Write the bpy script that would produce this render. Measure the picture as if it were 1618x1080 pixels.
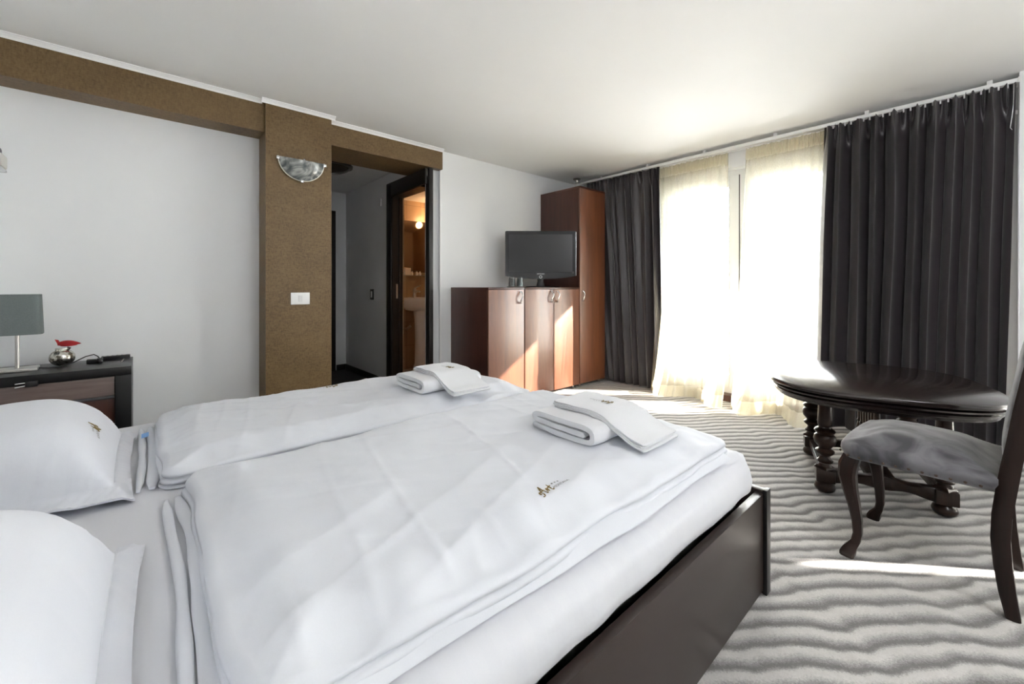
import bpy, bmesh, math, random
from mathutils import Vector, Matrix, noise
random.seed(7)
PI = math.pi
scene = bpy.context.scene
for o in list(bpy.data.objects):
    bpy.data.objects.remove(o, do_unlink=True)
col = scene.collection

# ------------------------------------------------------------------ camera
EYE = 1.05
cd = bpy.data.cameras.new('camera'); cam = bpy.data.objects.new('camera', cd); col.objects.link(cam)
cd.sensor_width = 36.0; cd.sensor_fit = 'HORIZONTAL'
cd.lens = 653.0 / 1618.0 * 36.0
cd.shift_y = -87.0 / 1618.0
cd.clip_start = 0.02
cam.location = (0, 0, EYE)
cam.rotation_euler = (PI / 2, 0, math.radians(-41.6))
scene.camera = cam

# ------------------------------------------------------------------ sky, sun, exposure
world = bpy.data.worlds.new('sky'); scene.world = world; world.use_nodes = True
bg = world.node_tree.nodes['Background']
bg.inputs['Color'].default_value = (0.88, 0.94, 1.0, 1)
bg.inputs['Strength'].default_value = 2.6
sd = bpy.data.lights.new('sun', 'SUN'); sun = bpy.data.objects.new('sun', sd); col.objects.link(sun)
sd.energy = 60.0; sd.angle = math.radians(0.6); sd.color = (1.0, 0.95, 0.86)
sun.rotation_euler = Vector((-1.0, 1.06, -0.62)).to_track_quat('-Z', 'Y').to_euler()
sun.location = (9, -6, 6)
vs = scene.view_settings
vs.view_transform = 'Standard'; vs.look = 'None'; vs.gamma = 1.0; vs.use_curve_mapping = False
vs.exposure = 3.0
try:
    scene.cycles.max_bounces = 14; scene.cycles.diffuse_bounces = 8; scene.cycles.glossy_bounces = 4
    scene.cycles.transmission_bounces = 8; scene.cycles.transparent_max_bounces = 16
    scene.cycles.sample_clamp_indirect = 8.0; scene.cycles.use_denoising = True
    scene.cycles.caustics_reflective = False; scene.cycles.caustics_refractive = False
except Exception:
    pass

# ------------------------------------------------------------------ materials
def srgb(r, g, b):
    f = lambda c: (c / 255 / 12.92) if c / 255 <= 0.04045 else ((c / 255 + 0.055) / 1.055) ** 2.4
    return (f(r), f(g), f(b), 1)

class N:
    """small node helper"""
    def __init__(s, name):
        s.m = bpy.data.materials.new(name); s.m.use_nodes = True
        s.t = s.m.node_tree; s.b = s.t.nodes['Principled BSDF']; s.out = s.t.nodes['Material Output']
    def n(s, typ, **kw):
        nd = s.t.nodes.new(typ)
        for k, v in kw.items():
            if k in nd.inputs: nd.inputs[k].default_value = v
            else: setattr(nd, k, v)
        return nd
    def l(s, a, b): s.t.links.new(a, b)
    def math(s, op, a, b=None, c=None):
        nd = s.t.nodes.new('ShaderNodeMath'); nd.operation = op
        for i, v in enumerate((a, b, c)):
            if v is None: continue
            if isinstance(v, (int, float)): nd.inputs[i].default_value = v
            else: s.l(v, nd.inputs[i])
        return nd.outputs[0]
    def coord(s, kind='Object', scale=(1, 1, 1), rot=(0, 0, 0)):
        tc = s.n('ShaderNodeTexCoord'); mp = s.n('ShaderNodeMapping')
        mp.inputs['Scale'].default_value = scale; mp.inputs['Rotation'].default_value = rot
        s.l(tc.outputs[kind], mp.inputs['Vector']); return mp.outputs[0]
    def noise(s, vec, scale, detail=3, rough=0.5, dist=0.0):
        nd = s.n('ShaderNodeTexNoise'); nd.inputs['Scale'].default_value = scale
        nd.inputs['Detail'].default_value = detail; nd.inputs['Roughness'].default_value = rough
        nd.inputs['Distortion'].default_value = dist
        s.l(vec, nd.inputs['Vector']); return nd.outputs['Fac']
    def ramp(s, fac, stops):
        nd = s.n('ShaderNodeValToRGB'); cr = nd.color_ramp
        cr.elements[0].position, cr.elements[0].color = stops[0]
        cr.elements[1].position, cr.elements[1].color = stops[-1]
        for p, c in stops[1:-1]:
            e = cr.elements.new(p); e.color = c
        s.l(fac, nd.inputs[0]); return nd.outputs[0]
    def bump(s, h, strength, dist=0.01):
        nd = s.n('ShaderNodeBump'); nd.inputs['Strength'].default_value = strength; nd.inputs['Distance'].default_value = dist
        s.l(h, nd.inputs['Height']); s.l(nd.outputs[0], s.b.inputs['Normal'])
    def set(s, **kw):
        for k, v in kw.items():
            s.b.inputs[k.replace('_', ' ')].default_value = v
        return s

def simple(name, color, rough=0.5, metal=0.0, **kw):
    k = N(name); k.b.inputs['Base Color'].default_value = color
    k.b.inputs['Roughness'].default_value = rough; k.b.inputs['Metallic'].default_value = metal
    for a, v in kw.items(): k.b.inputs[a.replace('_', ' ')].default_value = v
    return k.m

def mottled(name, c1, c2, scale, rough=0.6, bump=0.0, bscale=None, detail=4, **kw):
    k = N(name); v = k.coord()
    f = k.noise(v, scale, detail)
    k.l(k.ramp(f, [(0.3, c1), (0.7, c2)]), k.b.inputs['Base Color'])
    k.b.inputs['Roughness'].default_value = rough
    for a, x in kw.items(): k.b.inputs[a.replace('_', ' ')].default_value = x
    if bump: k.bump(k.noise(v, bscale or scale * 4, 3), bump, 0.004)
    return k.m

def wood(name, c1, c2, rough, vertical=True, coat=0.0, gscale=9.0):
    k = N(name)
    v = k.coord(scale=(gscale, gscale, 0.7) if vertical else (0.7 * 1, gscale, gscale))
    f = k.noise(v, 2.2, 6, 0.62, 0.6)
    f2 = k.noise(v, 14, 3, 0.5)
    mixed = k.math('ADD', k.math('MULTIPLY', f, 0.75), k.math('MULTIPLY', f2, 0.25))
    k.l(k.ramp(mixed, [(0.32, c1), (0.68, c2)]), k.b.inputs['Base Color'])
    k.b.inputs['Roughness'].default_value = rough
    k.b.inputs['Coat Weight'].default_value = coat; k.b.inputs['Coat Roughness'].default_value = 0.12
    k.bump(f2, 0.05, 0.002)
    return k.m

MT = {}
MT['white_wall'] = mottled('white_wall_paint', (0.80, 0.81, 0.83, 1), (0.84, 0.85, 0.86, 1), 1.4, 0.75, 0.06, 90)
MT['ceiling'] = mottled('ceiling_paint', (0.82, 0.82, 0.81, 1), (0.86, 0.86, 0.85, 1), 0.8, 0.8, 0.03, 60)
MT['trim_white'] = simple('white_moulding', (0.86, 0.86, 0.86, 1), 0.5)
MT['grey_wall'] = mottled('hall_paint', (0.70, 0.71, 0.73, 1), (0.76, 0.77, 0.79, 1), 2, 0.8, 0.08, 120)

def wallpaper():
    k = N('brown_wallpaper'); v = k.coord()
    big = k.noise(v, 5, 3, 0.6)
    tc = k.coord(scale=(160, 160, 45)); fa = k.noise(tc, 1.0, 2)
    td = k.coord(scale=(45, 45, 190)); fb = k.noise(td, 1.0, 2)
    fl = k.noise(v, 70, 2)
    s = k.math('ADD', k.math('MULTIPLY', fa, 0.4), k.math('MULTIPLY', fb, 0.4))
    s = k.math('ADD', s, k.math('MULTIPLY', fl, 0.12)); s = k.math('ADD', s, k.math('MULTIPLY', big, 0.25))
    k.l(k.ramp(s, [(0.42, (0.092, 0.052, 0.018, 1)), (0.60, (0.152, 0.093, 0.036, 1)), (0.80, (0.20, 0.132, 0.056, 1))]), k.b.inputs['Base Color'])
    k.b.inputs['Roughness'].default_value = 0.48
    k.b.inputs['Specular IOR Level'].default_value = 0.45
    k.bump(s, 0.12, 0.003); return k.m
MT['wallpaper'] = wallpaper()

def carpet():
    k = N('wave_carpet')
    v = k.coord(rot=(0, 0, math.radians(41.6)))      # x along the waves, y across them
    sep = k.n('ShaderNodeSeparateXYZ'); k.l(v, sep.inputs[0])
    comb = k.n('ShaderNodeCombineXYZ')
    k.l(k.math('MULTIPLY', sep.outputs[0], 3.4), comb.inputs[0]); k.l(k.math('MULTIPLY', sep.outputs[1], 1.3), comb.inputs[1])
    w1 = k.noise(comb.outputs[0], 1.0, 2, 0.45)
    comb2 = k.n('ShaderNodeCombineXYZ')
    k.l(k.math('MULTIPLY', sep.outputs[0], 9), comb2.inputs[0]); k.l(k.math('MULTIPLY', sep.outputs[1], 5), comb2.inputs[1])
    w2 = k.noise(comb2.outputs[0], 1.0, 1, 0.4)
    p = k.math('ADD', sep.outputs[1], k.math('MULTIPLY', w1, 0.14))
    p = k.math('ADD', p, k.math('MULTIPLY', w2, 0.030))
    p = k.math('ADD', p, k.math('MULTIPLY', sep.outputs[0], -0.06))
    fr = k.math('FRACT', k.math('DIVIDE', p, 0.069))
    fine = k.noise(k.coord(scale=(1, 1, 1)), 150, 3, 0.8)
    mid = k.noise(k.coord(scale=(1, 1, 1)), 30, 3, 0.6)
    fr2 = k.math('ADD', fr, k.math('MULTIPLY', k.math('SUBTRACT', fine, 0.5), 0.55))
    lo = (0.18, 0.173, 0.17, 1); md = (0.33, 0.32, 0.31, 1); hi = (0.57, 0.555, 0.54, 1)
    c = k.ramp(fr2, [(0.0, md), (0.10, lo), (0.20, lo), (0.38, (0.31, 0.30, 0.295, 1)), (0.66, hi), (0.90, hi), (1.0, md)])
    mx = k.n('ShaderNodeMix', data_type='RGBA', blend_type='MULTIPLY')
    mx.inputs[0].default_value = 0.55
    k.l(c, mx.inputs[6])
    g = k.math('ADD', k.math('MULTIPLY', fine, 0.9), k.math('MULTIPLY', mid, 0.7))
    k.l(k.ramp(g, [(0.45, (0.55, 0.55, 0.55, 1)), (1.1, (1, 1, 1, 1))]), mx.inputs[7])
    k.l(mx.outputs[2], k.b.inputs['Base Color'])
    k.b.inputs['Roughness'].default_value = 0.95; k.b.inputs['Specular IOR Level'].default_value = 0.15
    k.b.inputs['Sheen Weight'].default_value = 0.25
    h = k.math('ADD', k.math('MULTIPLY', fine, 0.7), k.math('SINE', k.math('MULTIPLY', fr, 3.1416)))
    k.bump(h, 0.5, 0.006)
    return k.m
MT['carpet'] = carpet()
MT['cabinet'] = wood('cabinet_mahogany', (0.115, 0.036, 0.016, 1), (0.235, 0.078, 0.032, 1), 0.38, coat=0.7)
MT['cabinet'].node_tree.nodes['Principled BSDF'].inputs['Coat Roughness'].default_value = 0.36
MT['cabinet'].node_tree.nodes['Principled BSDF'].inputs['Specular IOR Level'].default_value = 0.95
MT['cabinet_side'] = wood('cabinet_side_unlit', (0.050, 0.017, 0.012, 1), (0.085, 0.030, 0.019, 1), 0.36)  # darker cabinet wood: shade of the unlit side put into the colour
MT['dark_wood'] = wood('wenge_frame', (0.018, 0.011, 0.010, 1), (0.034, 0.021, 0.018, 1), 0.32)
MT['black_lacquer'] = simple('black_lacquer', (0.006, 0.0055, 0.006, 1), 0.33)
MT['bed_panel'] = mottled('bed_leatherette', (0.022, 0.014, 0.012, 1), (0.034, 0.022, 0.019, 1), 3, 0.34, 0.04, 300)
MT['drawer'] = wood('drawer_brown', (0.14, 0.100, 0.090, 1), (0.23, 0.175, 0.158, 1), 0.25, vertical=False)
MT['table'] = wood('table_dark_oak', (0.010, 0.007, 0.0065, 1), (0.024, 0.015, 0.013, 1), 0.22, vertical=False, coat=0.35)
MT['table_leg'] = wood('turned_dark_oak', (0.014, 0.008, 0.0065, 1), (0.030, 0.016, 0.011, 1), 0.28, coat=0.15)
MT['chair_wood'] = wood('chair_walnut', (0.011, 0.0065, 0.0055, 1), (0.024, 0.012, 0.009, 1), 0.30, coat=0.1)
for _k in ('chair_wood', 'table_leg'): MT[_k].node_tree.nodes['Principled BSDF'].inputs['Specular IOR Level'].default_value = 0.22
MT['door_frame'] = simple('dark_door_frame', (0.012, 0.009, 0.008, 1), 0.35)
MT['chrome'] = simple('chrome', (0.75, 0.75, 0.76, 1), 0.16, 1.0)
MT['steel'] = simple('brushed_steel', (0.55, 0.53, 0.50, 1), 0.32, 1.0)
MT['brass'] = simple('brass', (0.78, 0.55, 0.18, 1), 0.28, 1.0)
MT['black_plastic'] = simple('black_plastic', (0.012, 0.012, 0.013, 1), 0.35)
MT['tv_bezel'] = simple('piano_black', (0.018, 0.018, 0.020, 1), 0.12)
MT['tv_screen'] = simple('tv_screen', (0.018, 0.018, 0.020, 1), 0.28)
MT['print_white'] = simple('white_print', (0.8, 0.8, 0.8, 1), 0.5)
MT['white_plastic'] = simple('white_plastic', (0.85, 0.85, 0.85, 1), 0.35)
MT['pvc'] = simple('window_pvc', (0.83, 0.83, 0.82, 1), 0.4)
MT['rubber'] = simple('seal_rubber', (0.05, 0.05, 0.05, 1), 0.7)
MT['ceramic'] = simple('ceramic', (0.82, 0.82, 0.82, 1), 0.12)
MT['cream_fabric'] = mottled('cream_backing', (0.62, 0.55, 0.44, 1), (0.70, 0.63, 0.52, 1), 60, 0.9)
MT['thread_gold'] = simple('gold_thread', (0.20, 0.135, 0.03, 1), 0.5)
MT['thread_grey'] = simple('grey_thread', (0.10, 0.10, 0.09, 1), 0.7)
MT['blue_tag'] = simple('blue_cotton_label', (0.22, 0.42, 0.75, 1), 0.8)
MT['red_petal'] = mottled('red_petal', (0.30, 0.004, 0.008, 1), (0.50, 0.008, 0.012, 1), 20, 0.45)
MT['balcony'] = simple('balcony_concrete', (0.16, 0.155, 0.15, 1), 0.8)

def linen(name, c, stripe=False, rough=0.72):
    k = N(name); v = k.coord()
    f = k.noise(v, 420, 2, 0.6)
    base = k.ramp(f, [(0.2, tuple(x * 0.97 for x in c[:3]) + (1,)), (0.8, c)])
    if stripe:
        sep = k.n('ShaderNodeSeparateXYZ'); k.l(v, sep.inputs[0])
        st = k.math('GREATER_THAN', k.math('SINE', k.math('MULTIPLY', sep.outputs[1 if stripe == 'y' else 0], 2 * PI / 0.05)), 0.0)
        k.l(k.math('ADD', k.math('MULTIPLY', st, 0.10), rough - 0.18), k.b.inputs['Roughness'])
        mx = k.n('ShaderNodeMix', data_type='RGBA', blend_type='MULTIPLY'); mx.inputs[0].default_value = 1.0
        k.l(base, mx.inputs[6])
        k.l(k.ramp(st, [(0.0, (0.985, 0.985, 0.99, 1)), (1.0, (1, 1, 1, 1))]), mx.inputs[7])
        k.l(mx.outputs[2], k.b.inputs['Base Color'])
    else:
        k.l(base, k.b.inputs['Base Color']); k.b.inputs['Roughness'].default_value = rough
    k.b.inputs['Sheen Weight'].default_value = 0.12
    k.bump(k.noise(v, 9, 4, 0.55), 0.10, 0.02)
    return k.m
MT['linen'] = linen('white_percale', (0.68, 0.70, 0.75, 1))
MT['sheet'] = linen('white_fitted_sheet', (0.66, 0.67, 0.71, 1), 'x')
MT['pillow'] = linen('white_satin_stripe', (0.67, 0.69, 0.745, 1), 'x')
def terry():
    k = N('white_terry'); v = k.coord()
    k.b.inputs['Base Color'].default_value = (0.71, 0.72, 0.75, 1); k.b.inputs['Roughness'].default_value = 0.95
    k.b.inputs['Sheen Weight'].default_value = 0.3
    k.bump(k.noise(v, 380, 3, 0.7), 0.5, 0.004); return k.m
MT['terry'] = terry()

def satin():
    k = N('grey_blackout_satin'); v = k.coord(scale=(60, 60, 4))
    f = k.noise(v, 4, 3)
    k.l(k.ramp(f, [(0.3, (0.036, 0.030, 0.034, 1)), (0.7, (0.047, 0.040, 0.044, 1))]), k.b.inputs['Base Color'])
    k.b.inputs['Roughness'].default_value = 0.40; k.b.inputs['Specular IOR Level'].default_value = 0.7
    k.b.inputs['Sheen Weight'].default_value = 0.4; k.b.inputs['Sheen Roughness'].default_value = 0.35
    return k.m
MT['satin'] = satin()

def sheer(name, color, transp):
    k = N(name)
    tr = k.n('ShaderNodeBsdfTransparent'); tr.inputs[0].default_value = (1.0, 0.985, 0.95, 1)
    tl = k.n('ShaderNodeBsdfTranslucent'); tl.inputs[0].default_value = color
    df = k.n('ShaderNodeBsdfDiffuse'); df.inputs[0].default_value = color
    m1 = k.n('ShaderNodeMixShader'); m1.inputs[0].default_value = 0.45
    k.l(tl.outputs[0], m1.inputs[1]); k.l(df.outputs[0], m1.inputs[2])
    m2 = k.n('ShaderNodeMixShader')
    v = k.coord(scale=(400, 400, 60)); f = k.noise(v, 1, 1)
    k.l(k.math('ADD', k.math('MULTIPLY', f, 0.2), 1 - transp - 0.1), m2.inputs[0])
    k.l(tr.outputs[0], m2.inputs[1]); k.l(m1.outputs[0], m2.inputs[2])
    k.l(m2.outputs[0], k.out.inputs['Surface'])
    return k.m
MT['sheer'] = sheer('cream_voile', (0.90, 0.85, 0.68, 1), 0.60)
MT['sheer_hem'] = sheer('cream_voile_hem', (0.90, 0.86, 0.72, 1), 0.42)
MT['blind'] = sheer('added_blind_cloth', (0.92, 0.92, 0.90, 1), 0.12)

def glass(name, gloss=0.08, tint=(1, 1, 1, 1)):
    k = N(name)
    tr = k.n('ShaderNodeBsdfTransparent'); tr.inputs[0].default_value = tint
    gl = k.n('ShaderNodeBsdfGlossy'); gl.inputs['Roughness'].default_value = 0.03
    mx = k.n('ShaderNodeMixShader')
    fr = k.n('ShaderNodeFresnel'); fr.inputs[0].default_value = 1.45
    k.l(k.math('MULTIPLY', fr.outputs[0], 0.9), mx.inputs[0])
    k.l(tr.outputs[0], mx.inputs[1]); k.l(gl.outputs[0], mx.inputs[2]); k.l(mx.outputs[0], k.out.inputs['Surface'])
    return k.m
MT['glass'] = glass('window_glass')
MT['tumbler'] = glass('tumbler_glass', tint=(0.74, 0.76, 0.76, 1))

def velvet():
    k = N('grey_velvet'); v = k.coord()
    f = k.noise(v, 7, 3, 0.5, 1.2)
    k.l(k.ramp(f, [(0.40, (0.045, 0.044, 0.050, 1)), (0.50, (0.095, 0.093, 0.103, 1)), (0.62, (0.155, 0.151, 0.163, 1))]), k.b.inputs['Base Color'])
    k.b.inputs['Roughness'].default_value = 0.85; k.b.inputs['Sheen Weight'].default_value = 0.5
    k.b.inputs['Sheen Roughness'].default_value = 0.4
    k.bump(k.noise(v, 300, 2), 0.2, 0.002); return k.m
MT['velvet'] = velvet()

def alabaster():
    k = N('alabaster_glass'); v = k.coord(scale=(1, 1, 1.6))
    f = k.noise(v, 6, 2, 0.45, 3.0)
    k.l(k.ramp(f, [(0.35, (0.085, 0.10, 0.10, 1)), (0.5, (0.20, 0.21, 0.205, 1)), (0.65, (0.40, 0.41, 0.39, 1))]), k.b.inputs['Base Color'])
    k.b.inputs['Roughness'].default_value = 0.15; return k.m
MT['alabaster'] = alabaster()
def mosaic():
    k = N('mirror_mosaic'); v = k.coord()
    f = k.noise(v, 60, 2, 0.6)
    k.l(k.ramp(f, [(0.38, (0.18, 0.16, 0.12, 1)), (0.5, (0.66, 0.64, 0.58, 1)), (0.7, (0.85, 0.84, 0.80, 1))]), k.b.inputs['Base Color'])
    k.b.inputs['Metallic'].default_value = 1.0; k.b.inputs['Roughness'].default_value = 0.18; return k.m
MT['mosaic'] = mosaic()
MT['shade_grey'] = mottled('grey_shade_cloth', (0.135, 0.16, 0.16, 1), (0.165, 0.19, 0.19, 1), 220, 0.85, 0.15, 300)
def tiles():
    k = N('bath_tile'); v = k.coord()
    b = k.n('ShaderNodeTexBrick'); b.offset = 0
    mp = k.n('ShaderNodeMapping'); k.l(v, mp.inputs[0]); mp.inputs['Rotation'].default_value = (PI / 2, 0, 0)
    k.l(mp.outputs[0], b.inputs['Vector'])
    b.inputs['Scale'].default_value = 1.0; b.inputs['Brick Width'].default_value = 0.2; b.inputs['Row Height'].default_value = 0.3
    b.inputs['Mortar Size'].default_value = 0.003
    b.inputs['Color1'].default_value = (0.42, 0.30, 0.19, 1); b.inputs['Color2'].default_value = (0.38, 0.27, 0.17, 1)
    b.inputs['Mortar'].default_value = (0.25, 0.18, 0.12, 1)
    k.l(b.outputs[0], k.b.inputs['Base Color']); k.b.inputs['Roughness'].default_value = 0.3; return k.m
MT['tile'] = tiles()
MT['mirror'] = simple('mirror', (0.32, 0.24, 0.17, 1), 0.08, 1.0)  # dark brown reflection put into the mirror's own colour
def emit(name, c, s):
    k = N(name); k.b.inputs['Emission Color'].default_value = c; k.b.inputs['Emission Strength'].default_value = s
    k.b.inputs['Base Color'].default_value = c; return k.m
MT['bulb'] = emit('warm_bulb', (1.0, 0.55, 0.2, 1), 1.0)

# ------------------------------------------------------------------ mesh helpers
class MB:
    def __init__(s): s.v = []; s.f = []
    def add(s, v, f):
        o = len(s.v); s.v += [Vector(p) for p in v]; s.f += [tuple(i + o for i in q) for q in f]; return s
    def box(s, x0, x1, y0, y1, z0, z1, bev=0.0, seg=2):
        bm = bmesh.new(); bmesh.ops.create_cube(bm, size=1)
        for v in bm.verts:
            v.co = Vector(((x0 + x1) / 2 + v.co.x * (x1 - x0), (y0 + y1) / 2 + v.co.y * (y1 - y0), (z0 + z1) / 2 + v.co.z * (z1 - z0)))
        if bev: bmesh.ops.bevel(bm, geom=bm.edges[:] + bm.verts[:], offset=bev, segments=seg, affect='EDGES', profile=0.6)
        bm.verts.index_update()
        s.add([v.co.copy() for v in bm.verts], [[v.index for v in f.verts] for f in bm.faces]); bm.free(); return s
    def lathe(s, prof, n=24, c=(0, 0, 0), flat=None):
        v = []; f = []
        m = len(prof)
        for i in range(n):
            a = 2 * PI * i / n
            for r, z in prof: v.append((c[0] + r * math.cos(a), c[1] + r * math.sin(a), c[2] + z))
        for i in range(n):
            j = (i + 1) % n
            for k in range(m - 1): f.append((i * m + k, j * m + k, j * m + k + 1, i * m + k + 1))
        if prof[0][0] > 1e-6: f.append(tuple(i * m for i in range(n - 1, -1, -1)))
        if prof[-1][0] > 1e-6: f.append(tuple(i * m + m - 1 for i in range(n)))
        return s.add(v, f)
    def tube(s, pts, r, n=8, sq=False):
        pts = [Vector(p) for p in pts]; rr = r if isinstance(r, (list, tuple)) else [r] * len(pts)
        v = []; f = []; up0 = None
        for i, p in enumerate(pts):
            t = (pts[min(i + 1, len(pts) - 1)] - pts[max(i - 1, 0)]).normalized()
            if up0 is None:
                up0 = Vector((0, 0, 1)) if abs(t.z) < 0.9 else Vector((1, 0, 0))
            a = (up0 - t * up0.dot(t)).normalized(); b = t.cross(a); up0 = a
            for k in range(n):
                an = 2 * PI * k / n; v.append(p + (a * math.cos(an) + b * math.sin(an)) * rr[i])
        for i in range(len(pts) - 1):
            for k in range(n):
                f.append((i * n + k, i * n + (k + 1) % n, (i + 1) * n + (k + 1) % n, (i + 1) * n + k))
        f.append(tuple(range(n - 1, -1, -1))); f.append(tuple((len(pts) - 1) * n + k for k in range(n)))
        return s.add(v, f)
    def grid(s, fn, nu, nv, wrap=False):
        v = [fn(i / nu, j / nv) for i in range(nu + 1) for j in range(nv + 1)]
        f = [(i * (nv + 1) + j, (i + 1) * (nv + 1) + j, (i + 1) * (nv + 1) + j + 1, i * (nv + 1) + j + 1) for i in range(nu) for j in range(nv)]
        return s.add(v, f)
    def prism(s, outline, axis_fn):
        """outline: list of 2D pts; axis_fn(p, k) -> 3D for k in (0,1)"""
        n = len(outline); v = [axis_fn(p, 0) for p in outline] + [axis_fn(p, 1) for p in outline]
        f = [(i, (i + 1) % n, (i + 1) % n + n, i + n) for i in range(n)]
        f += [tuple(range(n - 1, -1, -1)), tuple(range(n, 2 * n))]
        return s.add(v, f)
    def sweep_rect(s, pts, widths, depths, side=Vector((1, 0, 0)), bev=0.25):
        """rounded-rectangular bar along pts; 'side' is the width direction"""
        pts = [Vector(p) for p in pts]; v = []; f = []; sh = []
        for cx, cy in ((1, 1), (-1, 1), (-1, -1), (1, -1)):
            for q in (((1 - bev), 1), (1, (1 - bev))) if cx * cy < 0 else ((1, (1 - bev)), ((1 - bev), 1)):
                sh.append((cx * q[0], cy * q[1]))
        n = len(sh)
        for i, p in enumerate(pts):
            t = (pts[min(i + 1, len(pts) - 1)] - pts[max(i - 1, 0)]).normalized()
            d = t.cross(side).normalized()
            for a, b in sh: v.append(p + side * (a * widths[i] / 2) + d * (b * depths[i] / 2))
        for i in range(len(pts) - 1):
            for k in range(n): f.append((i * n + k, i * n + (k + 1) % n, (i + 1) * n + (k + 1) % n, (i + 1) * n + k))
        f.append(tuple(range(n - 1, -1, -1))); f.append(tuple((len(pts) - 1) * n + k for k in range(n)))
        return s.add(v, f)

WM = {}
def tag(o, label=None, cat=None, group=None, kind=None):
    if label: o['label'] = label
    if cat: o['category'] = cat
    if group: o['group'] = group
    if kind: o['kind'] = kind
    return o
def thing(name, loc, label, cat, rz=0.0, group=None):
    o = bpy.data.objects.new(name, None); col.objects.link(o); o.location = loc; o.rotation_euler = (0, 0, rz)
    o.empty_display_size = 0.1
    WM[o] = Matrix.Translation(Vector(loc)) @ Matrix.Rotation(rz, 4, 'Z')
    return tag(o, label, cat, group)
def P(name, mb, mat, parent=None, local=False, smooth=True, angle=40):
    """link a mesh; verts are world coordinates unless local (the thing's own axes)"""
    me = bpy.data.meshes.new(name)
    if parent is not None:
        W = WM[parent]
        vs_ = mb.v if local else [W.inverted() @ p for p in mb.v]
    else:
        xs = [p.x for p in mb.v]; ys = [p.y for p in mb.v]; zs = [p.z for p in mb.v]
        c = Vector(((min(xs) + max(xs)) / 2, (min(ys) + max(ys)) / 2, min(zs)))
        vs_ = [p - c for p in mb.v]; W = Matrix.Translation(c)
    me.from_pydata([tuple(p) for p in vs_], [], mb.f)
    bm = bmesh.new(); bm.from_mesh(me); bmesh.ops.recalc_face_normals(bm, faces=bm.faces[:]); bm.to_mesh(me); bm.free()
    o = bpy.data.objects.new(name, me); col.objects.link(o)
    me.materials.append(MT[mat] if isinstance(mat, str) else mat)
    if parent is not None: o.parent = parent
    else: o.location = W.translation
    WM[o] = W
    if smooth:
        me.polygons.foreach_set('use_smooth', [True] * len(me.polygons))
        me.update()
        if angle < 180:
            try: me.set_sharp_from_angle(angle=math.radians(angle))
            except Exception: pass
    return o
def S(name, mb, mat, parent=None, **kw):
    o = P(name, mb, mat, parent, **kw)
    if parent is None: o['kind'] = 'structure'
    return o
def box(*a, **k): return MB().box(*a, **k)
def copy_tree(root, loc, label):
    r = root.copy(); col.objects.link(r); r.location = loc; r['label'] = label
    def rec(src, dst):
        for ch in list(src.children):
            if ch is dst: continue
            c = ch.copy(); col.objects.link(c); c.parent = dst; rec(ch, c)
    rec(root, r); return r
def sm(a, b, x):
    t = max(0.0, min(1.0, (x - a) / (b - a))); return t * t * (3 - 2 * t)
def fb(x, y, z=0.0): return noise.noise(Vector((x, y, z)))
def text_mesh(txt, size, shear=0.0):
    c = bpy.data.curves.new('t', 'FONT'); c.body = txt; c.size = size; c.shear = shear; c.resolution_u = 2
    o = bpy.data.objects.new('t', c); col.objects.link(o)
    bpy.context.view_layer.update()
    me = bpy.data.meshes.new_from_object(o.evaluated_get(bpy.context.evaluated_depsgraph_get()))
    v = [p.co.copy() for p in me.vertices]; f = [tuple(q.vertices) for q in me.polygons]
    bpy.data.objects.remove(o); bpy.data.curves.remove(c); bpy.data.meshes.remove(me)
    return v, f

# ================================================================== THE SETTING
ZC = 2.32
XW = 4.0          # window wall inner face
XL = -0.60        # head wall inner face
YB = -2.75        # wall behind the photographer
S('floor', box(XL - 0.1, XW + 0.02, YB - 0.1, 3.55, -0.08, 0.0), 'carpet', smooth=False)
S('ceiling', box(XL - 0.1, XW + 0.3, YB - 0.1, 3.72, ZC, ZC + 0.12), 'ceiling', smooth=False)
S('wall_left', box(XL - 0.12, XL, YB - 0.1, 3.5, 0, ZC), 'white_wall', smooth=False)
S('wall_front', box(XL - 0.1, XW + 0.3, YB - 0.12, YB, 0, ZC), 'white_wall', smooth=False)
S('wall_niche', box(XL - 0.1, 0.63, 3.41, 3.52, 0, ZC), 'white_wall', smooth=False)
S('wall_beam', box(XL, 0.615, 3.232, 3.412, 2.106, ZC), 'wallpaper', smooth=False)
S('wall_column', box(0.61, 1.04, 3.20, 3.71, 0, ZC), 'wallpaper', smooth=False)
S('wall_lintel', box(1.04, 2.058, 3.285, 3.70, 2.135, ZC), 'wallpaper', smooth=False)
S('wall_back', box(2.058, XW + 0.3, 3.33, 3.44, 0, ZC), 'white_wall', smooth=False)
S('wall_return', box(1.964, 2.06, 3.355, 3.44, 0, 2.135), 'grey_wall', smooth=False)
# window wall with two openings
W1 = (-0.17, 2.29, 2.135)        # y0, y1, top
W2 = (-2.50, -0.95, 2.135)
ww = MB()
ww.box(XW, XW + 0.28, W1[1], 3.44, 0, ZC)
ww.box(XW, XW + 0.28, W2[1], W1[0], 0, ZC)
ww.box(XW, XW + 0.28, YB - 0.1, W2[0], 0, ZC)
ww.box(XW, XW + 0.28, W1[0], W1[1], W1[2], ZC)
ww.box(XW, XW + 0.28, W2[0], W2[1], W2[2], ZC)
S('wall_right', ww, 'white_wall', smooth=False)
S('trim_5', box(XW - 0.012, XW + 0.10, W1[0], W1[1], 0.0, 0.055), 'cabinet_side', smooth=False)
S('wall_pier', box(3.86, XW + 0.01, -0.95, -0.165, 0, ZC), 'white_wall', smooth=False)
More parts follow.
